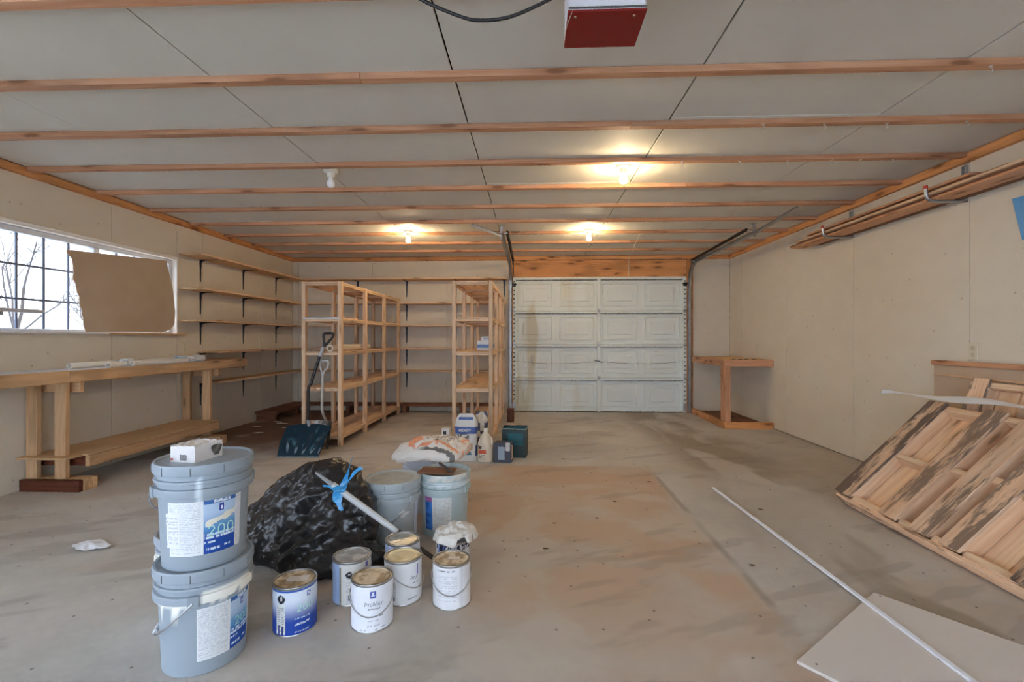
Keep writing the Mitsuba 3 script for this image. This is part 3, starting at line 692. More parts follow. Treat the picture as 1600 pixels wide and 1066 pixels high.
# screw hooks under the ceiling battens
hp = lathe([(0, 0), (.009, 0), (.009, -.002), (0, -.002)], 12)
P = [(0, 0, .004), (0, 0, -.010)] + [(.0, -.011 * math.sin(a), -.021 + .011 * math.cos(a)) for a in np.linspace(.0, 4.6, 14)]
hook_shape = None
for i, (x, y) in enumerate(((2.16, 2.335), (1.384, 2.912), (1.751, 2.928), (2.117, 2.930), (2.566, 2.922), (1.091, 3.507), (1.503, 3.510), (1.845, 3.515), (2.152, 3.512), (2.359, 3.516), (2.579, 3.512))):
    g = 0 if i == 0 else 1 if i < 5 else 2
    nth = ['', 'leftmost', 'second from the left', 'third from the left', 'fourth from the left', 'fifth from the left', 'rightmost'][0 if i == 0 else (i if i < 4 else 6) if i < 5 else i - 4]
    k = thing('screw_hook', ['small steel cup hook alone on the nearest batten at the right', f'{nth} small steel cup hook on the second full batten from the viewer', f'{nth} small steel cup hook on the third full batten from the viewer'][g], 'hook', [None, 'cup hooks on the second batten', 'cup hooks on the third batten'][g])
    put(k, move(join(tube(P, .0022, 6), hp), (x, y, ZC - .031), rz=(i * 1.7) % 3), 'metal', 50, (214, 214, 212))

# pull cord by the overhead door
solo('pull_cord', 'thin white cord hanging from the ceiling in front of the overhead door', 'cord',
     tube([(1.32, 5.86, ZC - .03), (1.325, 5.95, 2.437), (1.36, 6.3, 2.425), (1.44, 6.9, 2.412), (1.497, 7.42, 2.405), (1.497, 7.425, 2.39), (1.497, 7.425, 2.12)], .0035, 6), 'matte', False, (222, 216, 202))

# cable and opener housing at the top of the view
cab = np.array([(-.60, 1.60, ZC), (-.57, 1.60, 2.445), (-.50, 1.60, 2.395), (-.388, 1.60, 2.322), (-.283, 1.60, 2.270), (-.215, 1.60, 2.244), (-.174, 1.60, 2.238), (-.11, 1.60, 2.240), (-.045, 1.60, 2.256), (.02, 1.60, 2.283), (.084, 1.60, 2.318), (.17, 1.60, 2.39), (.21, 1.60, 2.44), (.225, 1.60, ZC)])
from scipy.interpolate import make_interp_spline
cc = make_interp_spline(np.linspace(0, 1, len(cab)), cab, k=3)(np.linspace(0, 1, 60))
solo('cable', 'black cable hanging in a loop from the ceiling', 'cable', tube(cc, .0058, 10), 'satin', 60, (24, 24, 26))
t = thing('ceiling_unit', 'white box with a dark red underside hanging from the ceiling', 'ceiling unit')
part(t, 'housing', board((.126, 1.640, 2.294), (.392, 1.842, ZC), None, .006), 'satin', color=(206, 206, 210))
part(t, 'bottom_panel', board((.124, 1.640, 2.2855), (.394, 1.846, 2.2935), None, .002), 'satin', color=(118, 12, 10), label='dark red underside')
part(t, 'seam_strip', board((.126, 1.6365, 2.2955), (.392, 1.640, 2.301)), 'metal', color=(120, 124, 122))
for x in (.152, .355): part(t, 'screw', move(lathe([(0, 0), (.007, 0), (.005, -.004), (0, -.004)], 10), (x, 1.668, 2.2856)), 'metal', color=(120, 90, 70))
part(t, 'wire', tube([(.142, 1.638, 2.292), (.128, 1.66, 2.268), (.118, 1.72, 2.262), (.118, 1.80, 2.272), (.122, 1.86, 2.30), (.138, 1.90, 2.34)], .0012, 5), 'satin', color=(190, 176, 160))

# ------------------------------------------------------------------ paint buckets and cans
def rb(z): return 0.131 + 0.042 * np.asarray(z, float)
def dashes(U, V, rows, seed, u0=.08, u1=.92, v0=.05, v1=.95, fill=.5, dens=26):
    """rows of illegible small print: True where there is ink"""
    r = np.floor((V - v0) / (v1 - v0) * rows)
    inside = (V > v0) & (V < v1) & (U > u0) & (U < u1)
    frac = (V - v0) / (v1 - v0) * rows - r
    h = meshkit.noise(np.stack([np.floor(U * dens), r * 7.3, np.full_like(U, seed)], -1), seed)
    return inside & (frac > .25) & (frac < .25 + fill) & (h > .33)
def pro_label(U, V, seed):
    """printed bucket label: text panel at the left, blue panel at the right"""
    c = mixc((214, 217, 219), (206, 210, 214), U)
    ink = dashes(U, V, 30, seed, .02, .44, .04, .97, .35, 60); c[ink] = lin(176, 182, 190)
    blue = (U > .47) & (U < .90)
    t = sstep(.25, .80, V)
    c[blue] = mixc((22, 66, 150), (168, 190, 214), t)[blue]
    mid = blue & (V > .36) & (V < .60)
    c[mid] = mixc((40, 104, 170), (110, 160, 196), (V - .36) / .24)[mid]
    bar = blue & (V > .93); c[bar] = lin(52, 96, 158)
    ink = dashes(U, V, 18, seed + 3, .60, .82, .94, .99, .6, 90); c[ink & blue] = lin(220, 226, 232)
    lg = blue & (np.abs(U - .70) < .030) & (np.abs(V - .835) < .065); c[lg] = lin(48, 56, 138)
    lw = blue & (np.abs(U - .70) < .014) & (V > .79) & (V < .865); c[lw] = lin(206, 214, 232)
    for a, b, u0, u1 in ((.335, .375, .48, .89), (.275, .315, .48, .89), (.195, .235, .48, .62), (.06, .11, .51, .68), (.08, .12, .74, .83)):
        ink = blue & (V > a) & (V < b) & (U > u0) & (U < u1) & (meshkit.noise(np.stack([np.floor(U * 70), V * 0 + a * 99, U * 0], -1), seed) > .3)
        c[ink] = lin(196, 214, 232)
    r = (U >= .90); c[r] = lin(206, 209, 214)
    ink = dashes(U, V, 26, seed + 9, .915, .99, .04, .97, .35, 60); c[ink] = lin(180, 186, 192)
    return c
def bucket(x, y, z0, col, label, front, spec=None, ear=0.0, bail=44, lid='closed', group=None, splash=None):
    """five gallon bucket; front: angle of the label's middle, ear: angle of one handle ear"""
    t = thing('paint_bucket', label, 'bucket', group)
    prof = [(0, 0), (.127, 0), (.131, .004)]
    prof += [(rb(z), z) for z in (.06, .12, .18, .235)]
    prof += [(rb(.255), .255), (.157, .259), (.158, .262), (.158, .282), (.156, .286), (.1465, .288), (.1465, .302), (.1555, .305), (.156, .309), (.1545, .314), (.147, .316), (.147, .330), (.146, .352)]
    prof += [(.143, .352), (.140, .300), (0, .300)]
    body = move(lathe(prof, 64), (x, y, z0))
    base = lin(*col)
    def bc(v):
        n = fb(v * 3, 3, 5); c = base[None] * (.95 + .1 * n[:, None])
        if splash is not None:
            a = np.arctan2(v[:, 1] - y, v[:, 0] - x); zz = v[:, 2] - z0
            for (aa, da, za, zb_, cc) in splash:
                d = np.abs((a - aa + np.pi) % (2 * np.pi) - np.pi)
                m = (d < da) & (zz > za + .03 * (fb(np.stack([a * 14, a * 0, a * 0], -1), 3, 8) - .5)) & (zz < zb_)
                c[m] = lin(*cc)
        return c
    part(t, 'body', body, 'satin', 40, bc)
    lp = [(.1475, .330), (.156, .332), (.1585, .338), (.1585, .364), (.156, .369), (.149, .369), (.147, .366), (.1455, .3625), (0, .3625)]
    if lid == 'closed':
        lk = part(t, 'lid', move(lathe(lp, 64), (x, y, z0)), 'satin', 40, lambda v: base[None] * (1.03 + .1 * (fb(v * 4, 3, 9)[:, None] - .5)))
        for k in range(10):
            a = front + .35 + k * 2 * math.pi / 10
            part(lk, 'tab', move(board((.1580, -.0015, .334), (.1605, .0015, .362)), (x, y, z0), rz=a), 'satin', color=tuple(np.array(col) * .8))
    else:
        lp = [(.1475, .330), (.155, .332), (.157, .338), (.157, .362), (.155, .368), (.150, .368), (.148, .364), (.1455, .350), (.120, .346), (.118, .349), (0, .349)]
        def lc(v):
            d = np.hypot(v[:, 0] - x, v[:, 1] - y); n = fb(v * 30, 3, 4)
            return np.where((d < .145)[:, None], mixc((150, 144, 132), (182, 178, 168), sstep(.3, .7, n)), mixc(col, (206, 204, 196), sstep(.45, .62, n)))
        vv = lathe(lp, 64)
        part(t, 'lid', move(vv, (x, y, z0)), 'satin', 40, lc, label='lid smeared with dried paint')
    # handle ears and bail
    for s in (0, math.pi):
        a = ear + s
        part(t, 'handle_ear', move(board((.154, -.018, .253), (.164, .018, .290), None, .004), (x, y, z0), rz=a), 'satin', color=tuple(np.array(col) * .97))
    e1 = np.array([math.cos(ear), math.sin(ear), 0]); e2 = np.array([-math.sin(ear), math.cos(ear), 0]); ph = math.radians(bail)
    Rr = .166
    pts = [np.array([x, y, z0 + .270]) + e1 * Rr * math.cos(q) + .206 * math.sin(q) * (e2 * math.cos(ph) - np.array([0, 0, 1]) * math.sin(ph)) for q in np.linspace(0, math.pi, 40)]
    bl = part(t, 'bail', tube(pts, .0030, 6), 'metal', 60, (206, 208, 212), label='wire handle')
    g = pts[17:23]
    part(bl, 'grip', tube(g, .0075, 10), 'satin', 50, (206, 210, 214), label='white plastic grip')
    if spec is not None:
        a0, a1, z_0, z_1, fn = spec
        (v, f), U, V = patch((x, y, z0), rb, a0, a1, z_0, z_1, 150, 90)
        c = fn(U, V)
        k = fresh(t + '__label'); scene[k] = mikit.ply((v, f), 'satin', smooth=True, color=c); labels[k] = {'label': 'printed paper label'}
    return t
GREY = (140, 151, 160)
fa = math.atan2(-1.71, 1.206)                     # from the stack towards the viewer
bx, by = -1.206, 1.712
splat = (228, 226, 216)
bk = bucket(bx, by, 0.0, GREY, 'light grey paint bucket on the floor with another bucket stacked on it', fa, (fa - .18, fa + 1.42, .052, .236, lambda U, V: pro_label(U, V, 3)), ear=fa - .22, bail=136,
            splash=((fa - .75, .5, .240, .262, splat), (fa + .55, .62, .257, .289, splat)))
def lettering(parent, s, h, c, r, a, z, col, bold=False, name='lettering', b='satin'):
    part(parent, name, wrap(text(s, h, .0004, bold), c, r, a, z), b, False, col)
lettering(bk, '200', .030, (bx, by, 0), lambda z: rb(z) + .0008, fa + .98, .128, (152, 200, 196))
bu = bucket(bx, by, 0.3628, GREY, 'light grey paint bucket stacked on another bucket with a torn white box on its lid', fa, (fa - .86, fa + .88, .055, .242, lambda U, V: pro_label(U, V, 5)), ear=fa - 1.35, bail=136,
            splash=((fa - .1, .03, .10, .33, (200, 210, 216)),))
lettering(bu, '200', .034, (bx, by, .3628), lambda z: rb(z) + .0008, fa + .36, .118, (168, 208, 200))
lettering(bk, 'ProMar', .011, (bx, by, 0), lambda z: rb(z) + .0008, fa + .98, .166, (140, 176, 206))
# paint smear over the label of the upper bucket
(v, f), U, V = patch((bx, by, .3628), lambda z: rb(z) + .0012, fa + .0, fa + .70, .150, .190, 60, 24, .0006)
keep = V > .0
vv = v.copy(); n_ = fb(np.stack([U * 9, V * 0, V * 0], -1), 3, 2)
vv[:, 2] = .3628 + .158 + .030 * U + (V - .5) * (.006 + .030 * n_)
part(bu, 'paint_smear', (vv, f), 'satin', True, (216, 214, 200), label='smear of cream paint')
# torn shipping sticker
(v, f), U, V = patch((bx, by, .3628), lambda z: rb(z) + .0010, fa - .93, fa - .56, .085, .205, 40, 30, .0008)
v[:, 2] += .008 * (fb(np.stack([U * 6, U * 0, V * 6], -1), 3, 6) - .5)
ink = dashes(U, V, 9, 4, .1, .9, .1, .9, .4, 22); cc_ = np.tile(lin(214, 216, 216), (len(v), 1)); cc_[ink] = lin(172, 178, 186)
k = fresh(bu + '__sticker'); scene[k] = mikit.ply((v, f), 'satin', smooth=True, color=cc_); labels[k] = {'label': 'torn white sticker'}
bucket(-1.405, 1.965, 0.0, (150, 158, 168), 'light grey paint bucket half hidden behind the stack of two buckets', fa, None, ear=fa + 1.2, bail=44, splash=((math.pi, 1.2, .10, .29, splat),))
b3x, b3y = -.800, 2.716
f3 = math.atan2(-b3y, -b3x)
b3 = bucket(b3x, b3y, 0.0, (158, 166, 168), 'plain grey bucket with a dusty grey lid beside the black bag', f3, None, ear=f3 + .75, bail=136)
part(b3, 'label', patch((b3x, b3y, 0), rb, f3 + 1.02, f3 + 2.3, .04, .24)[0], 'satin', True, (196, 202, 214), label='white label on the side')
part(b3, 'paint_splash', wrap((np.vstack([[0, 0, 0], [[.030 * (1 + .35 * math.sin(3 * a + 1)) * math.cos(a), .017 * (1 + .3 * math.cos(4 * a)) * math.sin(a), 0] for a in np.linspace(0, 2 * np.pi, 28)[:-1]]]), np.array([[0, 1 + i, 1 + (i + 1) % 27] for i in range(27)])), (b3x, b3y, 0), lambda z: rb(z) + .001, f3 + .42, .195), 'satin', False, (206, 208, 204), label='white paint splash')
part(b3, 'dust', move(lathe([(0, .0012), (.10, .0012), (.118, .0006), (.12, 0), (0, 0)], 40), (b3x, b3y, .3625)), 'matte', 40, lambda v: mixc((150, 152, 148), (178, 176, 166), sstep(.3, .7, fb(v * 35, 3, 1))), label='dusty middle of the lid')
b4x, b4y = -.530, 2.885
f4 = math.atan2(-b4y, -b4x)
def lab4(U, V):
    c = np.tile(lin(206, 208, 204), (len(U), 1)); b = U < .32
    c[b] = mixc((34, 70, 140), (60, 120, 190), sstep(0, 1, (U * 2 + .6 * meshkit.noise(np.stack([U * 8, V * 9, U * 0], -1))))) [b]
    m = b & (V > .86); c[m] = lin(150, 90, 140)
    c[(U > .32) & dashes(U, V, 22, 6, .38, .95, .1, .95, .4, 50)] = lin(178, 180, 176)
    return c
b4 = bucket(b4x, b4y, 0.0, (164, 178, 178), 'grey-green bucket with a paint-smeared lid and a label with a blue edge', f4, (f4 - .95, f4 + .28, .045, .238, lab4), ear=f4 + .95, bail=44, lid='open',
            splash=((f4 - .1, 1.4, .300, .32, (196, 204, 206)),))
t = thing('trowel_board', 'flat brown board with a dark rim lying on the lid of the grey-green bucket', 'board')
RZ = -.12
def onb4(m, dz=0): return move(m, (b4x - .035, b4y - .055, .3695 + dz), rz=RZ)
part(t, 'plate', onb4(board((-.105, -.06, 0), (.105, .06, .010), 0)), 'weathered_wood')
part(t, 'handle', onb4(tube([(.10, -.05, .020), (.02, .04, .026), (-.01, .075, .030)], .008, 8)), 'matte', 50, (74, 66, 62), label='dark rod handle')
wbx, wby = -.735, 3.270
fw = math.atan2(-wby, -wbx)
bucket(wbx, wby, 0.0, (206, 210, 218), 'white bucket with a blue band under the orange and white bag', fw, (fw - 1.0, fw + 1.0, .20, .262, lambda U, V: mixc((90, 124, 190), (176, 192, 218), sstep(.35, .6, meshkit.noise(np.stack([U * 14, V * 5, U * 0], -1))))), ear=fw + 2, bail=44)

# one gallon cans
CR, CH = .0825, .190
def can(x, y, label, col, rot, fn=None, lidcol='paint', handle=None, ear=1.57):
    t = thing('paint_can', label, 'paint can')
    fa_ = math.atan2(-y, -x) + rot
    zs = np.linspace(.004, .182, 46); nA = 132
    V0, F0 = grid(lambda U, V: np.stack([x + CR * np.cos(2 * np.pi * U), y + CR * np.sin(2 * np.pi * U), .004 + .178 * V], -1), nA + 1, 46)
    def bc(v):
        a = (np.arctan2(v[:, 1] - y, v[:, 0] - x) - fa_ + np.pi) % (2 * np.pi) - np.pi
        s = a * CR; z = v[:, 2]
        c = np.tile(lin(*col), (len(v), 1)) * (.96 + .08 * fb(v * 8, 3, 3)[:, None])
        return fn(s, z, c) if fn else c
    part(t, 'body', (V0, F0), 'satin', True, bc)
    rim = lathe([(.0, 0), (.081, 0), (.0840, .001), (.0840, .004), (.0825, .006)], 64)
    rim2 = lathe([(.0825, .180), (.0842, .183), (.0850, .187), (.0842, .190), (.0815, .1905), (.0795, .189), (.0785, .184), (.0735, .184), (.0725, .187)], 64)
    part(t, 'base_rim', move(rim, (x, y, 0)), 'metal', 40, (178, 178, 176)); part(t, 'top_rim', move(rim2, (x, y, 0)), 'metal', 40, (178, 178, 176))
    lp = [(.0725, .187), (.0690, .1875), (.0675, .185), (.050, .1845), (.048, .1852), (0, .1852)]
    cols = {'paint': ((150, 126, 96), (206, 190, 164)), 'grey': ((140, 140, 142), (184, 182, 178)), 'shiny': ((188, 186, 180), (216, 214, 206)), 'cream': ((200, 184, 140), (214, 200, 164))}[lidcol]
    lm = grid(lambda U, V: np.stack([x + np.interp(V, np.linspace(0, 1, 6), [q[0] for q in lp]) * np.cos(2 * np.pi * U), y + np.interp(V, np.linspace(0, 1, 6), [q[0] for q in lp]) * np.sin(2 * np.pi * U),
                                   np.interp(V, np.linspace(0, 1, 6), [q[1] for q in lp]) + (.0022 * fb(np.stack([U * 0 + x * 9 + .07 * V * np.cos(6.28 * U) * 600 * .08, V * np.sin(6.28 * U) * 3, U * 0], -1), 3, 2) if lidcol in ('paint', 'grey', 'shiny') else 0)], -1), 65, 31)
    part(t, 'lid', lm, 'metal' if lidcol == 'shiny' else ('gloss' if lidcol == 'cream' else 'satin'), True, lambda v: mixc(cols[0], cols[1], sstep(.32, .62, fb(v * 42, 4, int(abs(x) * 100)))), label={'paint': 'lid covered in dried tan paint', 'grey': 'dull grey metal lid', 'shiny': 'shiny metal lid', 'cream': 'lid with glossy cream paint'}[lidcol])
    for s in (0, math.pi):
        part(t, 'handle_ear', move(move(lathe([(0, .004), (.007, .004), (.011, .0015), (.0115, 0), (0, 0)], 18), (0, 0, 0), ry=math.pi / 2), (x + (CR - .0002) * math.cos(fa_ + ear + s), y + (CR - .0002) * math.sin(fa_ + ear + s), .140), rz=fa_ + ear + s), 'metal', 40, (170, 170, 168))
    if handle is not None:
        a = fa_ + ear; ph = math.radians(handle)
        e1 = np.array([math.cos(a), math.sin(a), 0]); e2 = np.array([math.sin(a), -math.cos(a), 0])
        pts = [np.array([x, y, .140]) + e1 * .0885 * math.cos(q) + .116 * math.sin(q) * (e2 * math.cos(ph) - np.array([0, 0, 1]) * math.sin(ph)) for q in np.linspace(0, math.pi, 32)]
        part(t, 'bail', tube(pts, .0021, 6), 'metal', 60, (200, 200, 198), label='wire handle')
    return t, fa_
def logo(s, z, c, s0, z0, k=1.0):
    m = (np.abs(s - s0) < .0085 * k) & (np.abs(z - z0) < .011 * k); c[m] = lin(66, 78, 158)
    m = (np.abs(s - s0) < .0038 * k) & (z > z0 - .007 * k) & (z < z0 + .007 * k); c[m] = lin(206, 212, 230)
    m = (np.abs(s - s0) < .0062 * k) & (np.abs(z - z0 + .0045 * k) < .0022 * k); c[m] = lin(206, 212, 230)
def rows(s, z, c, s0, s1, z0, z1, n, col, seed=0, dens=500):
    U, V = (s - s0) / (s1 - s0), (z - z0) / (z1 - z0)
    m = dashes(U, V, n, seed, 0, 1, 0, 1, .5, int((s1 - s0) * dens)); c[m] = lin(*col)
def rect(s, z, c, s0, s1, z0, z1, col): c[(s > s0) & (s < s1) & (z > z0) & (z < z1)] = lin(*col)
def disc(s, z, c, s0, z0, r, col): c[np.hypot(s - s0, z - z0) < r] = lin(*col)
def fblue(s, z, c):
    t_ = sstep(.05, .150, z); c[:] = mixc((26, 62, 150), (206, 214, 226), t_)
    rect(s, z, c, -.20, .2, .171, .179, (44, 84, 160))
    rect(s, z, c, -.082, -.040, .010, .128, (204, 206, 204)); rows(s, z, c, -.078, -.045, .02, .12, 14, (150, 152, 158), 3, 700)
    rect(s, z, c, -.074, -.066, .008, .045, (38, 50, 110)); rect(s, z, c, -.058, -.050, .008, .040, (38, 50, 110))
    disc(s, z, c, -.058, .146, .0165, (28, 28, 34)); rect(s, z, c, -.060, -.054, .140, .156, (190, 190, 190))
    logo(s, z, c, .050, .154); 
    rows(s, z, c, -.010, .060, .066, .076, 2, (186, 204, 226), 5); rows(s, z, c, -.004, .055, .036, .050, 3, (206, 216, 230), 6); rows(s, z, c, -.005, .05, .014, .021, 1, (206, 216, 230), 7)
    return c
c1, a1 = can(-.962, 1.899, 'blue and white paint can with a paper sticker on its lid, nearest the bucket stack', (206, 214, 226), 0.05, fblue, 'paint', None)
lettering(c1, '200', .026, (-.962, 1.899, 0), CR + .0003, a1 + .42, .094, (168, 212, 196))
part(c1, 'sticker', move(slab(lambda U, V: np.stack([-.04 + .08 * U + .01 * V, -.024 + .045 * V - .01 * U, .0015 + .002 * np.sin(5 * U + 3 * V)], -1), 10, 8, .0006), (-.955, 1.905, .1885), rz=.3), 'satin', True, (206, 200, 192), label='crumpled paper sticker')
def fpromar(s, z, c):
    logo(s, z, c, -.002, .152, 1.25)
    rows(s, z, c, -.022, .022, .080, .0835, 1, (110, 112, 120), 2); rows(s, z, c, -.03, .032, .0705, .0745, 1, (92, 94, 104), 3); rows(s, z, c, -.026, .036, .062, .066, 1, (92, 94, 104), 4)
    rows(s, z, c, -.022, .022, .046, .052, 2, (176, 178, 184), 5); rows(s, z, c, -.025, .03, .026, .036, 2, (150, 152, 160), 6)
    rows(s, z, c, -.055, -.03, .010, .016, 1, (150, 152, 160), 7); rows(s, z, c, .0, .02, .010, .016, 1, (150, 152, 160), 8); rows(s, z, c, .03, .05, .012, .020, 1, (150, 152, 160), 9)
    return c
c2, a2 = can(-.656, 1.936, 'white paint can with thin grey lettering standing at the front of the cans', (218, 220, 226), 0.06, fpromar, 'paint', 40, 1.45)
lettering(c2, 'ProMar', .0155, (-.656, 1.936, 0), CR + .0003, a2 + .0, .106, (112, 116, 126))
lettering(c2, 'Ceiling Paint', .0058, (-.656, 1.936, 0), CR + .0003, a2 + .02, .0915, (90, 94, 104), True)
def fbeige(s, z, c):
    rect(s, z, c, -.2, -.054, 0, .2, (150, 172, 206)); rect(s, z, c, -.054, -.046, 0, .17, (120, 116, 96))
    disc(s, z, c, -.012, .136, .0145, (30, 30, 34)); rect(s, z, c, -.018, -.006, .138, .142, (190, 190, 190))
    rows(s, z, c, -.024, .012, .06, .105, 8, (172, 174, 178), 2, 700); rect(s, z, c, -.024, .012, .014, .055, (196, 196, 198)); rect(s, z, c, -.016, -.002, .024, .048, (110, 112, 118))
    rect(s, z, c, .062, .078, .152, .176, (112, 100, 170)); return c
can(-.811, 2.118, 'beige paint can with a black round mark and dull grey lid against the black bag', (208, 206, 200), 0.0, fbeige, 'grey', None)
def fc(s, z, c):
    rect(s, z, c, -.062, -.030, .02, .105, (196, 198, 202)); rows(s, z, c, -.06, -.033, .045, .104, 10, (160, 162, 168), 3, 700); rect(s, z, c, -.055, -.035, .022, .036, (112, 112, 118))
    rect(s, z, c, .066, .076, .12, .17, (120, 110, 180)); rows(s, z, c, .040, .075, .082, .10, 3, (130, 132, 140), 5); rows(s, z, c, .02, .07, .02, .032, 2, (150, 152, 160), 6)
    return c
c4, a4 = can(-.581, 2.129, 'white paint can with glossy cream paint on its lid', (214, 214, 214), 0.0, fc, 'cream', 40, -.62 + math.pi)
lettering(c4, 'Pro', .016, (-.581, 2.129, 0), CR + .0003, a4 + .60, .106, (120, 122, 130))
def fplain(s, z, c):
    rect(s, z, c, -.07, .02, .160, .172, (206, 208, 212)); rows(s, z, c, -.066, .010, .161, .171, 1, (70, 72, 78), 4, 260)
    for q in range(6): rows(s, z, c, -.066, -.040, .03 + q * .02, .045 + q * .02, 2, (190, 192, 198), q, 500); rows(s, z, c, -.034, .022, .03 + q * .02, .045 + q * .02, 2, (184, 186, 192), q + 9, 500)
    rect(s, z, c, .034, .050, .0, .19, (206, 206, 208)); return c
c5, a5 = can(-.356, 2.106, 'white paint can covered in small print, nearest the viewer at the right', (214, 214, 216), 0.0, fplain, 'paint', 40, 1.50)
part(c5, 'sticker', move(slab(lambda U, V: np.stack([-.02 + .05 * U, -.014 + .028 * V, .0016 + 0 * U], -1), 4, 4, .0006), (-.350, 2.108, .187), rz=.05), 'satin', True, (214, 200, 188), label='pale sticker')
def fe(s, z, c):
    rect(s, z, c, -.2, .01, 0, .2, (168, 182, 214)); disc(s, z, c, -.066, .13, .014, (34, 34, 40)); return c
can(-.630, 2.302, 'pale blue paint can with a shiny lid in front of the plain grey bucket', (212, 216, 224), 0.0, fe, 'shiny', None)
def frag(s, z, c):
    rect(s, z, c, -.08, -.045, 0, .19, (96, 124, 190)); rect(s, z, c, -.07, -.05, .13, .19, (30, 34, 66))
    disc(s, z, c, -.022, .130, .014, (30, 30, 36)); disc(s, z, c, -.022, .130, .006, (190, 192, 198))
    n = meshkit.noise(np.stack([s * 220, z * 90, s * 0], -1), 5); c[(z > .10) & (s > -.01) & (n > .70)] = lin(34, 34, 40); c[(z > .158) & (n > .45)] = lin(30, 34, 60); return c
can(-.388, 2.325, 'black-spattered paint can with a white rag lying on top', (206, 208, 214), 0.0, frag, 'grey', None)
def ragfn(U, V):
    a = 2 * np.pi * U; r = V * (.072 + .062 * fb(np.stack([np.cos(a) * 1.9, np.sin(a) * 1.9, a * 0], -1), 3, 4) + .012 * np.sin(2 * a))
    px, py = r * np.cos(a), r * np.sin(a)
    h = .190 + .006 + .062 * (1 - np.abs(2 * fb(np.stack([px * 19, py * 19, px * 0], -1), 4, 6) - 1)) * (1 - .55 * V) + .018 * np.abs(np.sin(3 * a + 2)) * (1 - V) - .03 * np.clip(V - .88, 0, 1) / .12 * (r > .092)
    return np.stack([-.388 + px + .012, 2.325 + py, h], -1)
solo('rag', 'crumpled white rag draped over the black-spattered can', 'rag', slab(ragfn, 73, 26, .003), 'matte', True, lambda v: mixc((190, 184, 174), (222, 218, 210), fb(v * 30, 3, 2)))

# torn box on the bucket stack
t = thing('small_box', 'torn white cardboard box with a dark hole, on the lid of the stacked bucket', 'box')
zb2 = .7255
def jag(m, s):
    v, f = vf(m)[0].copy(), vf(m)[1]; top = v[:, 2] > .03; v[top, 2] += .012 * (fb(np.stack([v[top, 0] * 90, v[top, 1] * 90, v[top, 1] * 0], -1), 2, s) - .4); return v, f
def wallp(a, b, h, s):
    a, b = np.array(a), np.array(b); d_ = b - a; n = np.array([d_[1], -d_[0]]) / np.linalg.norm(d_)
    return slab(lambda U, V: np.stack([a[0] + d_[0] * U, a[1] + d_[1] * U, h * V + .010 * V * V * (fb(np.stack([U * 12 + s, V * 0, V * 0], -1), 3, s) - .3)], -1), 24, 8, .002)
bw, bd, bh = .052, .060, .056
place = lambda m: move(m, (bx - .02, by - .015, zb2), rz=-.17)
C4 = [(-bw, -bd), (bw, -bd), (bw, bd), (-bw, bd)]
for i in range(4): part(t, 'side', place(wallp(C4[i], C4[(i + 1) % 4], bh, i)), 'matte', 40, lambda v: mixc((206, 202, 200), (224, 220, 218), fb(v * 20, 3, 2)))
part(t, 'base', place(board((-bw, -bd, 0), (bw, bd, .002))), 'matte', color=(206, 200, 196))
part(t, 'torn_top', place(slab(lambda U, V: np.stack([-bw + 2 * bw * U, -bd + 2 * bd * V, bh - .003 + .022 * (fb(np.stack([U * 7, V * 7, U * 0], -1), 4, 3) - .5)], -1), 26, 26, .002)), 'matte', 40, lambda v: mixc((196, 186, 176), (226, 222, 218), sstep(.3, .6, fb(v * 60, 3, 4))))
hv, hf = np.vstack([[0, 0, 0], [[.021 * (1 + .3 * math.sin(3 * a)) * math.cos(a), .024 * math.sin(a) * (1 + .2 * math.cos(2 * a)), 0] for a in np.linspace(0, 2 * np.pi, 25)[:-1]]]), np.array([[0, 1 + i, 1 + (i + 1) % 24] for i in range(24)])
part(t, 'hole', place(move(move((hv, hf), rx=math.pi / 2, rz=math.pi / 2), (bw + .0035, .030, .030))), 'matte', False, lambda v: mixc((60, 60, 60), (130, 126, 120), sstep(.4, .7, fb(v * 70, 3, 5))), label='dark ragged hole in the side')
part(t, 'barcode', place(join(*[board((-.008 + .0032 * i, -bd - .0036, .008), (-.008 + .0032 * i + (.0011 if i % 3 else .002), -bd - .0026, .028)) for i in range(9)])), 'matte', color=(110, 108, 110), label='grey barcode')
part(t, 'red_mark', place(board((-.048, -bd - .0036, .006), (-.040, -bd - .0026, .014))), 'matte', color=(176, 90, 90), label='small red mark')

# ------------------------------------------------------------------ black rubbish bag with blue ties, pole
sp = [((-1.12, 2.56, .385), .10), ((-1.02, 2.54, .355), .085), ((-.945, 2.51, .24), .10), ((-.94, 2.46, .10), .10), ((-1.33, 2.58, .29), .09), ((-1.50, 2.56, .12), .11), ((-1.45, 2.44, .08), .08), ((-1.25, 2.36, .09), .09), ((-1.06, 2.30, .07), .07), ((-.97, 2.31, .05), .05)]
M = m3.Manifold.batch_hull([ball(p, r, 24) for p, r in sp])
M = M + m3.Manifold.batch_hull([ball((-.90, 2.42, .07), .07), ball((-.80, 2.42, .04), .04), ball((-.93, 2.36, .05), .05)])
M = M.refine_to_length(.008)
v, f = vf(M)
tm = trimesh.Trimesh(v, f, process=False); trimesh.smoothing.filter_taubin(tm, iterations=12)
v = np.array(tm.vertices); n = np.array(tm.vertex_normals)
axis = np.array([-.82, -.28, -.50]); axis /= np.linalg.norm(axis)
s_ = v @ axis; q = v - s_[:, None] * axis
cr = 1 - np.abs(2 * fb(q * 5.2 + axis * s_[:, None] * 1.3, 3, 3) - 1)
cr2 = 1 - np.abs(2 * fb(v * 11 + 3, 4, 9) - 1)
cr3 = 1 - np.abs(2 * fb(v * 30 + 7, 3, 12) - 1)
sag = fb(v * 4.2, 3, 17) - .5
dsp = .120 * (cr - .75) + .034 * (cr2 - .75) + .008 * (cr3 - .7) + .075 * sag
v = v + n * dsp[:, None]
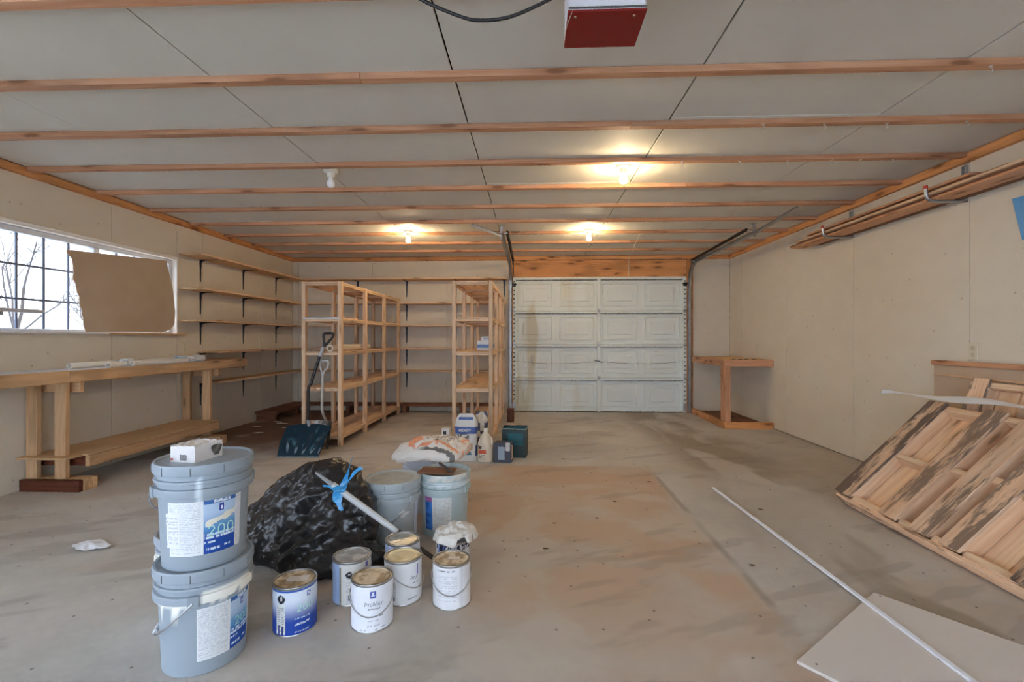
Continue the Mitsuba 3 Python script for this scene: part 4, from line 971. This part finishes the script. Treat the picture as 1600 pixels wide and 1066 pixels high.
for ox, oy, rr, hh in ((-.800, 2.716, .163, .40), (-1.405, 1.965, .163, .40), (-1.206, 1.712, .163, .8), (-.811, 2.118, .092, .22), (-.962, 1.899, .092, .22), (-.630, 2.302, .092, .22), (-.581, 2.129, .092, .22)):
    dx, dy = v[:, 0] - ox, v[:, 1] - oy; dd = np.hypot(dx, dy) + 1e-9; m_ = (dd < rr) & (v[:, 2] < hh)
    v[m_, 0] = ox + dx[m_] / dd[m_] * rr; v[m_, 1] = oy + dy[m_] / dd[m_] * rr
p0, p1 = np.array([-1.045, 2.375, .448]), np.array([-.485, 2.440, .016])
tt = np.clip((v - p0) @ (p1 - p0) / ((p1 - p0) @ (p1 - p0)), -.09, .85)[:, None]; rv = v - (p0 + (p1 - p0) * tt); rd = np.linalg.norm(rv, axis=1)
push = np.array([-.10, .93, -.35]); m_ = (rd < .075) & ((rv @ push) < .022)
v[m_] += push * np.clip(.022 - (rv @ push), 0, .09)[m_, None]
v[:, 2] = np.maximum(v[:, 2], .002 + .004 * fb(v * 9, 2, 1))
t = thing('rubbish_bag', 'large crumpled black plastic bag tied with blue ribbon on the floor', 'bag')
part(t, 'body', (v, f), 'black_plastic', True, (26, 25, 27))
RB = (60, 150, 206)
def ribbon(P, w, tw=0.0, seed=0):
    P = make_interp_spline(np.linspace(0, 1, len(P)), np.array(P, float), k=2)(np.linspace(0, 1, 22))
    def fn(U, V):
        i = np.clip(U * 21, 0, 20.999); k = i.astype(int); fr = (i - k)[..., None]
        c = P[k] * (1 - fr) + P[k + 1] * fr
        a = tw * U + seed; side = np.stack([np.cos(a), np.sin(a) * .6, np.sin(a) * .5], -1)
        return c + side * ((V - .5) * w * (1 + .5 * np.sin(5 * U + seed)))[..., None] + .006 * (fb(np.stack([U * 9, V * 4, U * 0 + seed], -1), 3, 2) - .5)[..., None]
    return slab(fn, 34, 7, .0012)
kx, ky, kz = -.955, 2.365, .385
part(t, 'blue_tie', ribbon([(kx - .02, ky + .02, kz + .03), (kx - .022, ky - .005, kz - .03), (kx + .004, ky - .01, kz - .085)], .034, .6, 0), 'gloss', True, RB, label='blue plastic tie')
part(t, 'blue_tie', ribbon([(kx - .01, ky, kz), (kx + .005, ky + .03, kz + .07), (kx + .034, ky + .04, kz + .165)], .036, 1.2, .4), 'gloss', True, RB, label='blue plastic tie')
part(t, 'blue_tie', ribbon([(kx, ky, kz + .02), (kx + .045, ky + .03, kz + .09), (kx + .090, ky + .035, kz + .120)], .044, 1.6, 1.0), 'gloss', True, RB, label='blue plastic tie')
part(t, 'blue_tie', ribbon([(kx, ky, kz + .01), (kx - .05, ky + .0, kz + .03), (kx - .105, ky + .02, kz + .028)], .030, 1.8, .5), 'gloss', True, RB, label='blue plastic tie')
t = thing('extension_pole', 'grey telescopic extension pole leaning from the black bag down among the cans', 'pole')
at = lambda s: p0 + (p1 - p0) * s
part(t, 'outer_tube', tube([at(.06), at(.40), at(.64)], [.0165, .0165, .0145], 16), 'satin', 50, (196, 198, 200))
part(t, 'collar', tube([at(.635), at(.675)], .0175, 16), 'satin', 50, (46, 44, 46), label='dark collar')
part(t, 'inner_tube', tube([at(.66), at(.76)], .011, 12), 'satin', 50, (206, 206, 204))
part(t, 'dark_tube', tube([at(.755), at(1.0)], .0115, 12), 'satin', 50, (74, 66, 62), label='dark lower tube')
part(t, 'tip', tube([at(-.09), at(-.01), at(.065)], [.006, .009, .013], 12), 'satin', 50, (150, 152, 154))

# ------------------------------------------------------------------ bags, jug, boxes near the right rack
def superell(U, V, a, b, c, e1=.45, e2=.6):
    th, ph = 2 * np.pi * U, np.pi * (V - .5)
    pw = lambda x, e: np.sign(x) * np.abs(x) ** e
    return a * pw(np.cos(ph), e1) * pw(np.cos(th), e2), b * pw(np.cos(ph), e1) * pw(np.sin(th), e2), c * pw(np.sin(ph), e1)
v, f = grid(lambda U, V: np.stack(superell(U, V, .245, .165, .050, .7, .55), -1), 110, 60)
lx, ly, lz = v.T
w_ = fb(v * 13, 4, 3) - .5; w2 = (1 - np.abs(2 * fb(v * 17 + 5, 4, 8) - 1)) - .7
drop = -.045 * (lx / .245) ** 2 * (lx < 0) - .020 * (lx / .245) ** 2 * (lx > 0) - .03 * (ly < 0) * (ly / .165) ** 2
sgn = np.sign(lz)
v2 = np.stack([lx + .03 * w_, ly + .03 * w_ * 1.2, lz + drop + (lz > -.02) * (.075 * w_ + .034 * w2)], 1)
def bagcol(_):
    c = mixc((206, 196, 184), (222, 216, 208), fb(v * 9, 3, 2))
    orange = ((lx + .5 * ly > -.17) & (lx + .5 * ly < -.07) & (ly > -.12)) | ((np.abs(ly + .075 - .1 * (lx - .1)) < .026) & (lx > .01)) | ((lx > .19) & (ly > .0))
    c[orange & (fb(v * 22, 4, 6) > .43)] = lin(222, 146, 112)
    blk = (np.abs(ly + .140 - .03 * lx) < .009) & (lx > .0); c[blk] = lin(104, 100, 96)
    tx = (lx > -.06) & (lx < .05) & (np.abs(ly - .035 + .3 * lx) < .045) & (lz > 0)
    ink = tx & (meshkit.noise(np.stack([lx * 110, np.floor(ly * 36), lx * 0], -1), 4) > .52) & ((ly * 36) % 1 < .62)
    c[ink] = lin(84, 76, 70)
    tx = (lx > .04) & (lx < .18) & (ly > .0) & (ly < .10) & (lz > 0)
    ink = tx & (meshkit.noise(np.stack([lx * 240, np.floor(ly * 60), lx * 0], -1), 7) > .60); c[ink] = lin(140, 130, 124)
    return c
zmin = v2[np.hypot(v2[:, 0] + .03, v2[:, 1] - .07) < .10, 2].min()
mv = move((v2, f), (-.668, 3.165, .440), rz=-.22)
m_ = np.hypot(mv[0][:, 0] - wbx, mv[0][:, 1] - wby) < .172; mv[0][m_, 2] = np.maximum(mv[0][m_, 2], .371)
m_ = np.hypot(mv[0][:, 0] - b4x, mv[0][:, 1] - b4y) < .172; mv[0][m_, 2] = np.maximum(mv[0][m_, 2], .372)
solo('mortar_bag', 'crumpled orange and white powder bag lying on the white bucket', 'bag', mv, 'satin', True, bagcol)

def standbag(name, label, x, y, w, d, h, rz, colfn, seed, top=.35, wr=.012):
    def fn(U, V):
        a = 2 * np.pi * U; e = .5
        cx = np.sign(np.cos(a)) * np.abs(np.cos(a)) ** e; sy = np.sign(np.sin(a)) * np.abs(np.sin(a)) ** e
        k = np.clip((V - .62) / .38, 0, 1); th = d * (1 - (1 - top * .3) * k ** 1.3) + .002; ww = w * (1 - (1 - top) * .6 * np.clip((V - .75) / .25, 0, 1) ** 2) * (1 + .03 * np.sin(7 * V + seed))
        nz = fb(np.stack([cx * 2.5, sy * 2.5, V * 5 + seed], -1), 4, seed) - .5
        return np.stack([cx * (ww + wr * nz), sy * (th + wr * nz * 1.5), h * V], -1)
    v, f = grid(fn, 81, 50)
    cap = len(v); rim = np.arange(81) * 50 + 49
    v = np.vstack([v, [0, 0, h * .985]]); f = np.vstack([f, [[rim[i], rim[i + 1], cap] for i in range(80)]])
    t = thing(name, label, 'bag')
    part(t, 'body', move((v, f), (x, y, .001), rz=rz), 'satin', True, lambda _: colfn(v[:, 0], v[:, 1], v[:, 2]))
    return t
def henry(px, py, pz):
    c = np.tile(lin(206, 204, 200), (len(px), 1)); fr = py < .02
    band = fr & (pz > .26) & (pz < .325); c[band] = lin(58, 84, 150); c[fr & (pz > .385) & (pz < .415) & (np.abs(px) < .07)] = lin(70, 96, 156)
    c[fr & (pz > .205) & (pz < .255) & (meshkit.noise(np.stack([px * 160, np.floor(pz * 60), px * 0], -1), 3) > .6) & (px < .03)] = lin(96, 92, 90)
    tri = fr & (pz > .055) & (pz < .165) & (px > -.055) & (px < .065) & (pz < .06 + 1.6 * (.065 - px)); c[tri] = lin(40, 104, 122)
    tri = fr & (pz > .10) & (pz < .165) & (px > -.01) & (px < .07) & (pz > .05 + 1.6 * (.065 - px)); c[tri] = lin(176, 150, 112)
    c[(np.abs(px) > .095) & (pz > .05) & (pz < .15) & (px > 0)] = lin(62, 82, 130); return c
hb = standbag('patch_bag', 'white upright powder bag with a blue lettered band in front of the right rack', -.628, 4.56, .105, .055, .445, -.05, henry, 2)
ht = text('HENRY', .026, .001, True)
part(hb, 'lettering', move(move(ht, rx=math.pi / 2), (-.633, 4.4945, .281), rz=-.05), 'satin', color=(220, 220, 218))
standbag('torn_bag', 'open torn paper bag standing behind the white jug', -.505, 4.80, .062, .045, .430, .2, lambda x, y, z: np.where((meshkit.noise(np.stack([x * 26, y * 26, z * 14], -1), 4) > .58)[:, None], lin(70, 72, 92), mixc((196, 186, 170), (214, 206, 194), meshkit.noise(np.stack([x * 40, y * 40, z * 40], -1)))), 5, .9, .03)
t = thing('jug', 'white plastic gallon jug with a red and white label', 'jug')
jx, jy = -.438, 4.525
part(t, 'body', move(lathe([(0, 0), (.068, 0), (.075, .006), (.076, .015), (.076, .165), (.072, .185), (.055, .225), (.034, .258), (.021, .276), (.0195, .283), (.0195, .290), (0, .290)], 40), (jx, jy, 0)), 'satin', 40, (214, 202, 182))
part(t, 'cap', move(lathe([(0, .310), (.020, .310), (.0215, .306), (.0215, .287), (.0, .287)], 24), (jx, jy, 0)), 'satin', 40, (222, 214, 206))
part(t, 'handle', tube([(jx + .034, jy - .030, .240), (jx + .058, jy - .040, .225), (jx + .066, jy - .042, .195), (jx + .058, jy - .038, .165)], .0095, 10), 'satin', 60, (214, 202, 182))
fj = math.atan2(-jy, -jx)
def jl(U, V):
    c = np.tile(lin(210, 200, 182), (len(U), 1)); c[(V > .48) & (V < .72)] = lin(206, 92, 64); c[(V > .78) & (U < .5)] = lin(84, 70, 64)
    c[(V < .4) & dashes(U, V, 10, 3, .1, .9, .05, .95, .5, 20)] = lin(150, 140, 126); return c
(v, f), U, V = patch((jx, jy, 0), .076, fj - 1.15, fj + .05, .02, .155, 50, 40)
k = fresh(t + '__label'); scene[k] = mikit.ply((v, f), 'satin', smooth=True, color=jl(U, V)); labels[k] = {'label': 'red and white label'}
t = thing('dark_box', 'dark blue-grey carton with pale labels beside the white jug', 'box')
pb = lambda m: move(m, (-.266, 4.515, 0), rz=-.16)
part(t, 'carton', pb(board((-.082, -.062, .0), (.082, .062, .185), None, .002)), 'satin', color=(70, 76, 90))
part(t, 'label', pb(board((-.042, -.0632, .028), (.022, -.0618, .150))), 'satin', color=(150, 164, 178), label='pale blue label')
part(t, 'sticker', pb(board((.032, -.0645, .112), (.072, -.0618, .192))), 'satin', color=(196, 196, 196), label='white sticker')
part(t, 'side_strip', pb(board((.0818, -.03, .02), (.0832, .01, .16))), 'satin', color=(188, 158, 134), label='tan strip on the side')
t = thing('open_crate', 'open dark green box lined in teal next to the dark carton', 'box')
pc = lambda m: move(m, (-.165, 4.755, 0), rz=-.10)
W2, D2, H2, t2 = .118, .10, .285, .006
for lo, hi, nm in (((-W2, -D2, 0), (W2, -D2 + t2, H2), 'side'), ((-W2, D2 - t2, 0), (W2, D2, H2), 'side'), ((-W2, -D2 + t2, 0), (-W2 + t2, D2 - t2, H2), 'side'), ((W2 - t2, -D2 + t2, 0), (W2, D2 - t2, H2), 'side')):
    v, f, _ = board(lo, hi); 
    part(t, nm, pc((v, f)), 'satin', color=(34, 56, 58))
part(t, 'base', pc(board((-W2 + t2, -D2 + t2, 0), (W2 - t2, D2 - t2, .01))), 'satin', color=(34, 56, 58))
part(t, 'lining', pc(board((-W2 + t2 + .001, D2 - t2 - .004, .02), (W2 - t2 - .001, D2 - t2 - .001, H2 - .02))), 'satin', color=(30, 96, 104), label='teal lining')
part(t, 'front_print', pc(board((-.06, -D2 - .0012, .12), (.09, -D2 + .0002, .24))), 'satin', color=(24, 84, 92), label='teal printed panel')
part(t, 'rim', pc(join(board((-W2 - .003, -D2 - .003, H2 - .008), (W2 + .003, -D2, H2)), board((-W2 - .003, D2, H2 - .008), (W2 + .003, D2 + .003, H2)), board((-W2 - .003, -D2, H2 - .008), (-W2, D2, H2)), board((W2, -D2, H2 - .008), (W2 + .003, D2, H2)))), 'satin', color=(150, 160, 150), label='pale rim')
solo('wood_stick', 'short pale stick lying across the rim of the open green box', 'stick', pc(board((-.115, .075, H2 + .0005), (-.0, .093, H2 + .010), 0)), 'pine')
t = thing('white_carton', 'small white carton with a black mark behind the orange and white bag', 'carton')
part(t, 'body', board((-.915, 4.80, 0), (-.835, 4.87, .255), None, .004), 'satin', color=(214, 210, 206))
part(t, 'black_mark', board((-.900, 4.7985, .185), (-.868, 4.8002, .225)), 'satin', color=(36, 36, 38))
t = thing('dark_block', 'dark brown wooden block standing by the left foot of the overhead door', 'block')
part(t, 'side_piece', board((-.345, 6.62, 0), (-.302, 6.70, .165), 2), 'dark_wood'); part(t, 'side_piece', board((-.296, 6.61, 0), (-.246, 6.70, .155), 2), 'dark_wood')
part(t, 'top_piece', board((-.35, 6.615, .166), (-.25, 6.70, .186), 0), 'dark_wood')

# on the racks
solo('paper_roll', 'white paper roll with a hollow core on the left rack', 'roll', pipe((-2.155, 5.00, 1.0262 + .036), (-2.150, 6.17, 1.0262 + .036), .036, .022, 28), 'matte', 40, (214, 200, 180))
t = thing('tile_box', 'white carton with a blue band on the right rack, under a smaller carton', 'box')
part(t, 'carton', board((-.650, 5.63, 1.0265), (-.470, 5.99, 1.142), None, .002), 'satin', color=(204, 208, 214))
part(t, 'blue_band', board((-.6508, 5.629, 1.055), (-.4692, 5.991, 1.098)), 'satin', color=(86, 122, 180), label='blue printed band')
t = thing('tile_box', 'small white carton lying on top of the blue-banded carton', 'box')
part(t, 'carton', board((-.600, 5.66, 1.1425), (-.475, 5.95, 1.190), None, .002), 'satin', color=(208, 212, 216))
part(t, 'print', board((-.58, 5.659, 1.155), (-.50, 5.6605, 1.178)), 'satin', color=(150, 160, 176))
for i, (y, h, l_) in enumerate(((5.22, .020, 'nearest'), (5.42, .016, 'middle'), (5.60, .022, 'farthest'))):
    solo('wood_offcut', f'{l_} of three pale wood offcuts on the second highest level of the left rack', 'wood piece', board((-2.20, y, 1.3912), (-2.11, y + .09, 1.3912 + h), 1), 'pine')

# ------------------------------------------------------------------ snow shovels
t = thing('snow_shovel', 'blue plastic snow shovel with a bent black handle leaning on the left rack', 'shovel')
def blade(U, V):
    x = -2.500 + .415 * U + (.015 + .0) * V - .0 * U
    wid = 1 - .0 * V
    x = -2.292 + (x + 2.292) * (1 + .12 * V) 
    cup = .055 * (1 - (2 * U - 1) ** 2) * (.35 + .65 * V)
    rib = .006 * np.sin(9 * np.pi * (U - .5) * (1.25 - .6 * V)) * np.sin(np.pi * np.clip(V, 0, 1))
    y = 4.578 + .215 * V - .05 * np.sin(np.pi * V) * .6 + cup * .0 + .07 * np.sin(np.pi * V / 2) * (1 - (2 * U - 1) ** 2) * .6 + rib
    z = .003 + .268 * V ** .92 + .012 * (1 - (2 * U - 1) ** 2) * V
    return np.stack([x, y, z], -1)
bv = slab(blade, 61, 24, .004)
def bcol(v):
    n = fb(v * np.array([22, 22, 9]), 4, 3); return mixc((12, 46, 62), (64, 108, 122), sstep(.60, .78, n))
part(t, 'blade', bv, 'gloss', True, bcol)
part(t, 'wear_strip', plank((-2.500, 4.577, .006), (-2.085, 4.577, .006), .006, .010), 'metal', color=(130, 150, 160))
HS = [(-2.290, 4.800, .215), (-2.300, 4.835, .275), (-2.328, 4.862, .310), (-2.345, 4.905, .45), (-2.368, 4.955, .640), (-2.345, 4.970, .690), (-2.285, 5.010, .930)]
part(t, 'socket', tube(HS[:3], [.020, .019, .017], 14), 'satin', 60, (134, 140, 146), label='grey socket')
part(t, 'shaft', tube([HS[2], HS[3], HS[4], HS[5], (-2.31, 4.994, .83), (-2.268, 5.012, .985)], .0155, 14), 'satin', 60, (24, 24, 28))
part(t, 'sleeve', tube([(-2.270, 5.011, .975), (-2.236, 5.022, 1.075)], .0175, 14), 'satin', 60, (176, 178, 182), label='white sleeve')
dg = [(-2.237, 5.022, 1.07), (-2.226, 5.026, 1.10), (-2.234, 5.03, 1.155), (-2.238, 5.032, 1.205), (-2.215, 5.034, 1.222), (-2.15, 5.034, 1.222), (-2.128, 5.034, 1.210), (-2.150, 5.031, 1.165), (-2.205, 5.027, 1.105), (-2.226, 5.024, 1.08)]
part(t, 'handle', tube(make_interp_spline(np.linspace(0, 1, len(dg)), np.array(dg), k=2)(np.linspace(0, 1, 46)), .0125, 12), 'satin', 60, (26, 26, 30), label='black D-shaped grip')
t = thing('scoop_shovel', 'grey scoop shovel standing behind the blue snow shovel', 'shovel')
def scoop(U, V):
    x = -2.405 + .270 * U + .01 * V
    y = 4.955 + .060 * V + .045 * (1 - (2 * U - 1) ** 2) * (.4 + .6 * V) - .04 * np.abs(2 * U - 1) ** 4
    return np.stack([x, y, .003 + .285 * V], -1)
part(t, 'blade', slab(scoop, 41, 20, .003), 'metal', True, lambda v: mixc((110, 106, 102), (186, 182, 178), sstep(.35, .65, fb(v * 30, 4, 2))))
part(t, 'shaft', tube([(-2.190, 5.030, .255), (-2.212, 5.022, .300), (-2.238, 5.018, .360), (-2.252, 5.022, .41), (-2.252, 5.032, .62), (-2.250, 5.038, .770)], .0150, 12), 'satin', 60, lambda v: mixc((120, 108, 98), (176, 172, 166), sstep(.32, .45, v[:, 2])))
dh = [(-2.250, 5.038, .760), (-2.262, 5.04, .81), (-2.278, 5.042, .86), (-2.278, 5.043, .905), (-2.262, 5.044, .922), (-2.205, 5.044, .924), (-2.190, 5.043, .905), (-2.196, 5.042, .86), (-2.232, 5.04, .81), (-2.250, 5.038, .765)]
part(t, 'handle', tube(make_interp_spline(np.linspace(0, 1, len(dh)), np.array(dh), k=2)(np.linspace(0, 1, 44)), .0115, 10), 'satin', 60, (182, 180, 178), label='pale D-shaped grip')

# ------------------------------------------------------------------ right: board, pallets, sheet, strip
t = thing('tan_board', 'tan particle board with a wooden lip leaning flat on the right wall behind the pallets', 'board')
part(t, 'panel', board((R - .034, 2.2, 0), (R - .012, 3.772, .995), 1), 'cardboard')
part(t, 'top_lip', board((R - .055, 2.2, .968), (R - .035, 3.772, 1.003), 1), 'fir')
part(t, 'ledge', plank((R - .041, 3.745, .895), (R - .041, 2.2, .872), .012, .012, (0, 0, 1)), 'pine')
def pallet(label, O, b, Wd, Hh, faces, blocks, drop, seed, thick=.118):
    """leaning pallet: O near bottom corner at the front face, b up the slope, a along -y; faces: (a0, a1, mould) of the boards on top"""
    t = thing('wooden_pallet', label, 'pallet')
    b = np.array(b, float); b /= np.linalg.norm(b); a = np.array([-.012, -1, 0]); a /= np.linalg.norm(a)
    n = np.cross(b, a); n /= np.linalg.norm(n)
    if n[0] > 0: n = -n
    Rm = np.stack([a, b, n], 1); O = np.array(O, float)
    def pb(nm, lo, hi, ax, bs, bev=.003):
        lo, hi = np.array(lo, float), np.array(hi, float); c = (lo + hi) / 2
        part(t, nm, board(lo - c, hi - c, ax, bev, R=Rm, at=O + Rm @ c), bs)
    x = .0; k = 0
    while x < Wd - .02:                                # backing boards along the slope
        w = min(.140, Wd - x); pb('back_board', (x + .002, .012, -thick), (x + w - .002, Hh - .01, -thick + .016), 1, 'pallet_wood'); x += w; k += 1
    for (a0, a1, m) in faces:
        for q in (a0 + .004, a1 - .042):
            pb('stringer', (q, .02, -thick + .016), (q + .036, Hh - .02, -.020), 1, 'pallet_wood')
        pb('face_board', (a0, .0, -.019), (a1, Hh, 0), 1, m)
    for i in range(len(faces) - 1):
        g0, g1 = faces[i][1] - .005, faces[i + 1][0] + .003
        for (bb, hh) in blocks:
            o = .02 * ((i * 7) % 3 - 1) if .1 < bb < .9 else 0
            yb0 = bb * Hh + o
            pb('spacer_block', (g0, yb0, -thick + .016), (g1, yb0 + .040, hh), 0, 'pallet_wood', .006)
    pb('bottom_rail', (-.002, -.022, -thick), (Wd, -.0005, -.030), 0, 'spotted_wood')
    return t, Rm, O
pallet('big leaning pallet with mould-blackened boards, the nearer of the two', (2.128, 3.446, .105), (.657, 0, .640), 1.40, .905,
       [(0, .150, 'blackened_wood'), (.425, .560, 'spotted_wood'), (.665, .795, 'spotted_wood'), (.865, .985, 'spotted_wood'), (1.245, 1.385, 'blackened_wood')], ((.0, -.028), (.47, -.022), (.94, -.018)), 0, 3)
pallet('second pallet leaning on the tan board behind the big one', (2.690, 3.330, .095), (.270, 0, .806), 1.25, .855,
       [(0, .125, 'mouldy_wood'), (.36, .49, 'pallet_wood'), (.62, .75, 'spotted_wood'), (1.10, 1.24, 'mouldy_wood')], ((.0, -.028), (.93, -.02)), 0, 5, .085)
def film(U, V):
    y = 3.93 - 1.50 * U; w = .012 + .065 * sstep(.0, .25, U)
    x = 2.800 + (V - .5) * w + .012 * np.sin(7 * U); z = .787 - .05 * (1 - U) ** 2 + .012 * np.sin(11 * U + 2 * V) + .02 * (V - .5) - .012 * U
    return np.stack([x, y, z], -1)
solo('plastic_sheet', 'thin pale blue plastic sheet lying along the top of the big pallet', 'plastic sheet', slab(film, 50, 8, .002), 'gloss', True, (214, 222, 232))
# white panel on the floor and the long strip across it
A_, Bv, Cv = np.array([1.552, 2.230]), np.array([.299, -.372]), np.array([-.604, -.485])
u_, w_ = Bv / np.linalg.norm(Bv), Cv / np.linalg.norm(Cv)
Rm = np.array([[w_[0], u_[0], 0], [w_[1], u_[1], 0], [0, 0, 1]])
if np.linalg.det(Rm) < 0: pass
c_ = A_ + w_ * .3875 + u_ * .60
t = thing('wallboard_offcut', 'off-white board panel lying flat on the concrete at the lower right', 'panel')
v, f, uv_ = board((-.3875, -.60, 0), (.3875, .60, .0125), 0, .0015)
v = v @ np.diag([1, 1, 1]); v = v - np.array([0, 0, .00625]); v = v @ Rm.T + np.array([c_[0], c_[1], .0068])
part(t, 'sheet', (v, f[:, ::-1] if np.linalg.det(Rm) < 0 else f), 'matte', color=(198, 190, 182))
for (p, q) in ((.02, .03), (.36, .30), (.77 - .03, .05), (.74, .5)):
    P2 = A_ + w_ * p + u_ * q
    part(t, 'screw_hole', move(lathe([(0, .0005), (.004, .0005), (.004, 0), (0, 0)], 10), (P2[0], P2[1], .0131)), 'matte', color=(90, 70, 58))
solo('trim_strip', 'long thin white trim strip lying on the floor and across the white panel', 'trim strip', plank((1.408, 3.765, .0055), (1.487, 1.20, .0215), .022, .011), 'satin', False, (222, 226, 234))

# floor litter
def scrap(x, y, r, label, seed, col=(206, 204, 200), group=None, asp=.6):
    def fn(U, V):
        a = 2 * np.pi * U; rr = V * r * (.6 + .9 * fb(np.stack([np.cos(a) * 1.3 + seed, np.sin(a) * 1.3, a * 0], -1), 3, seed))
        px, py = rr * np.cos(a), rr * np.sin(a) * asp
        return np.stack([x + px, y + py, .004 + r * .35 * fb(np.stack([px / r * 3, py / r * 3, px * 0 + seed], -1), 3, seed) * (1 - .5 * V)], -1)
    solo('paper_scrap', label, 'scrap', slab(fn, 37, 10, .0015), 'matte', True, col, group=group)
scrap(-2.455, 2.55, .10, 'crumpled white plastic scrap on the floor left of the bucket stack', 3, (222, 224, 228))
for i, (x, y, r) in enumerate(((-3.62, 6.12, .055), (-3.40, 6.35, .08), (-3.2, 6.05, .05), (-3.35, 5.72, .06), (-3.55, 6.5, .05), (-2.9, 6.4, .05))):
    scrap(x, y, r, 'small pale paper scrap on the dark floor left of the storage rack', 10 + i, (196, 184, 168), 'paper scraps beside the left rack')
for i, (x, y, r) in enumerate(((.588, 3.42, .016), (.078, 2.636, .014), (1.126, 2.487, .014), (.14, 3.0, .012), (.95, 3.9, .016), (.42, 3.1, .012), (1.55, 3.3, .016), (.3, 4.6, .02))):
    scrap(x, y, r, 'dry brown leaf crumb on the bare concrete in the middle of the floor', 30 + i, (96, 74, 54), 'leaf crumbs on the concrete', .5)

# ------------------------------------------------------------------ bare trees outside the window
def tree(x, y, h, seed, label):
    r = random.Random(seed); segs = []
    def grow(p, d, L_, rad, lev):
        d = d / np.linalg.norm(d); n = 4; P = [p]
        for k in range(n):
            d = d + np.array([r.gauss(0, .12), r.gauss(0, .12), r.gauss(0, .08) + .03]); d /= np.linalg.norm(d); P.append(P[-1] + d * L_ / n)
        segs.append(tube(P, np.linspace(rad, rad * .6, len(P)), 6 if lev < 2 else 3, lev < 1))
        if lev >= 6: return
        for k in range(4 if lev < 2 else 3 if lev < 4 else 2):
            q = P[r.randint(2, 4)]; nd = d + np.array([r.gauss(0, .7), r.gauss(0, .7), r.gauss(.1, .45)])
            grow(q, nd, L_ * r.uniform(.55, .85), max(rad * .50, .004), lev + 1)
    grow(np.array([x, y, -.14]), np.array([0, 0, 1.0]), h * .30, .060, 0)
    t = thing('bare_tree', label, 'tree')
    part(t, 'trunk', segs[0], 'matte', 60, (84, 78, 74))
    part(t, 'branches', join(*segs[1:]), 'matte', False, (92, 88, 86))
    labels[t + '__branches'] = {'kind': 'stuff'}
tree(-15.5, 13.5, 9.5, 4, 'bare tree outside seen through the left panes of the window')
tree(-19.0, 19.5, 11.0, 8, 'bare tree outside behind the middle of the window')
tree(-10.2, 11.2, 4.6, 15, 'bare tree outside seen through the lower middle panes')
tree(-24.0, 29.0, 12.0, 23, 'bare tree outside showing above the cardboard')
